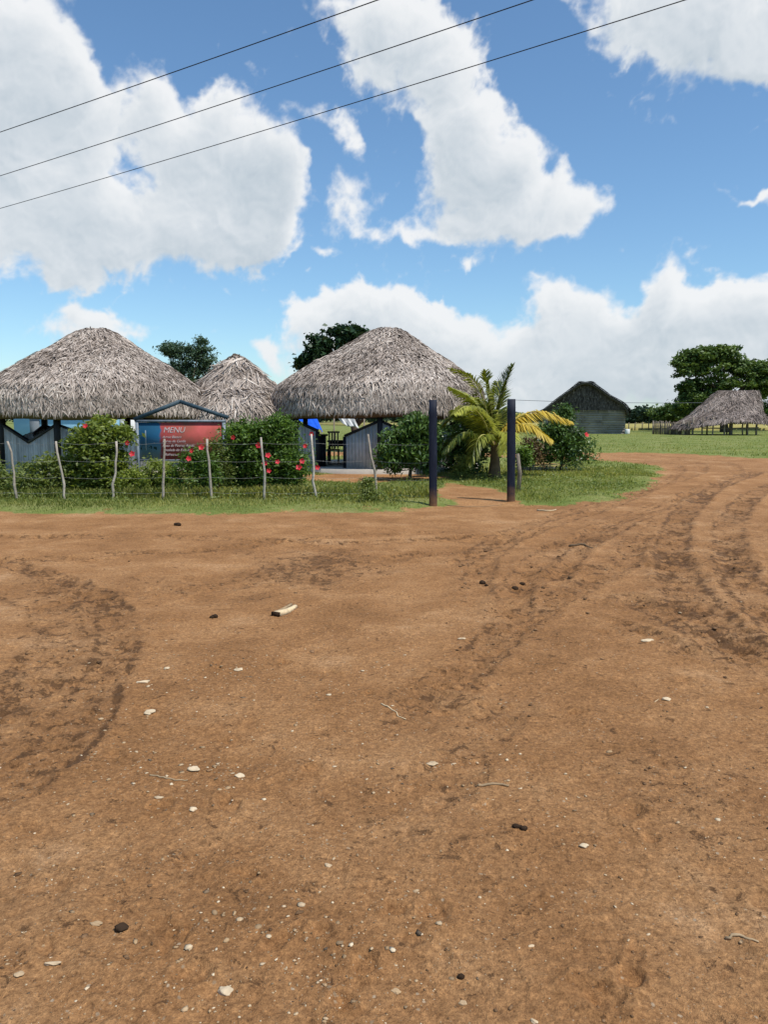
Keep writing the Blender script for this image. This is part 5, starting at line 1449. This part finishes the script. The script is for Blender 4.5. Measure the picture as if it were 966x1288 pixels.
def gfbm(x, y, octv, seed, gain=.5, billow=False):
    a, s_, t_ = 1.0, 0, 0
    ca, sa = math.cos(.7), math.sin(.7)
    for o_ in range(octv):
        v = gnoise(x, y, seed + o_ * 3)
        s_ = s_ + a * (1 - 2.4 * np.abs(v) if billow else v); t_ += a; a *= gain
        x, y = (ca * x - sa * y) * 2.07, (sa * x + ca * y) * 2.07
    return s_ / t_
ST_ = R(.066)
aa = np.arange(R(-42), R(42), ST_); ee = np.arange(R(-.2), R(34), ST_)
AA, EE = np.meshgrid(aa, ee)
wx = gfbm(AA * 9, EE * 9, 5, 1); wy = gfbm(AA * 9, EE * 9, 5, 2)
w2x = gfbm(AA * 34, EE * 34, 4, 3); w2y = gfbm(AA * 34, EE * 34, 4, 4)
QA = AA + .045 * wx + .010 * w2x; QE = EE + .032 * wy + .009 * w2y
fld = np.zeros_like(AA)
for cx, cy, rx, ry, wt in BLOBS:
    a_, e_ = px_ang(cx, cy); a2_, _ = px_ang(cx + rx, cy); _, e2_ = px_ang(cx, cy - ry)
    ra = max(abs(a2_ - a_), .003) * 1.05; re_ = max(abs(e2_ - e_), .003) * 1.05
    fld += wt * np.exp(-((QA - a_) / ra) ** 2 - ((QE - e_) / re_) ** 2)
fld = np.minimum(fld, 1.35)
bil = gfbm(AA * 26 + .6 * wx, EE * 26 + .6 * wy, 6, 7, .52, True)
wis = gfbm(AA * 14, EE * 20, 7, 8, .6)
D = fld + .34 * (bil - .2) + .50 * wis + .18 * gfbm(AA * 60, EE * 60, 4, 41, .6) * np.clip(1 - fld * .5, 0, 1)
soft = .5 + .5 * gfbm(AA * 7, EE * 7, 3, 12)
alpha = sstep(.30, .30 + .24 + .85 * np.clip(soft, 0, 1) ** 1.2, D)
tau = np.clip(D - .40, 0, 1.1)
def shift(Z, di, dj):
    Z = np.roll(np.roll(Z, -di, 0), -dj, 1)
    return Z
occ = np.zeros_like(tau); prev = 0
for st in (2, 4, 7, 11, 17, 25, 36):
    occ += shift(tau, int(round(st * .86)), int(round(st * .5))) * (st - prev); prev = st
occ /= 36
taus = np.clip(fld + .22 * wis - .36, 0, 1.0)
occ2 = np.zeros_like(taus)
for st in (3, 8, 14, 22, 32, 44): occ2 += shift(taus, int(st * .9), int(st * .45)) / 6
big = gfbm(AA * 5 + wx * .5, EE * 8 + wy * .5, 5, 31, .55)
fineocc = np.clip(tau - shift(tau, 4, 2), -.3, .3)
lit = .42 * np.exp(-1.5 * occ) + .58 * np.exp(-1.35 * occ2) + .22 * fineocc + .50 * big + .10 * (bil - .2) + .16
lit = np.clip(lit, 0, 1)
lit = lit * (1 - .25 * (1 - sstep(0, R(9), EE)))
nE, nA = AA.shape
RAD = 7000.0
Vd = np.stack([RAD * np.cos(EE) * np.sin(AA), RAD * np.cos(EE) * np.cos(AA), CAMZ + RAD * np.sin(EE)], -1).reshape(-1, 3)
i_ = np.arange(nE - 1)[:, None] * nA; j_ = np.arange(nA - 1)[None]
qd = np.stack([i_ + j_, i_ + nA + j_, i_ + nA + j_ + 1, i_ + j_ + 1], -1).reshape(-1, 4)
al = alpha.ravel(); qd = qd[al[qd].max(1) > .004]
used = np.unique(qd); mp = np.full(len(Vd), -1); mp[used] = np.arange(len(used))
cm, nt, n, l = new_mat('cloud_light'); b = NB(nt)
em = n.new('ShaderNodeEmission')
l.new(b.ramp(b.attr('lit'), [(0, (.46, .53, .61)), (.25, (.57, .64, .70)), (.5, (.70, .75, .795)), (.75, (.82, .85, .875)), (1, (.90, .915, .93))]), em.inputs[0])
tr = n.new('ShaderNodeBsdfTransparent'); mx = n.new('ShaderNodeMixShader')
l.new(b.math('MULTIPLY', b.attr('cover'), .97), mx.inputs[0]); l.new(tr.outputs[0], mx.inputs[1]); l.new(em.outputs[0], mx.inputs[2])
b.out(mx.outputs[0])
cm.cycles.emission_sampling = 'NONE'
tag(mesh_obj('sky', Vd[used], mp[qd], cm, None, {'lit': lit.ravel()[used], 'cover': al[used]}, True), kind='structure')

vs = scene.view_settings
vs.view_transform = 'Standard'; vs.look = 'None'; vs.exposure = 0; vs.gamma = 1; vs.use_curve_mapping = False
scene.render.engine = 'CYCLES'
scene.cycles.max_bounces = 6; scene.cycles.diffuse_bounces = 3; scene.cycles.transparent_max_bounces = 4
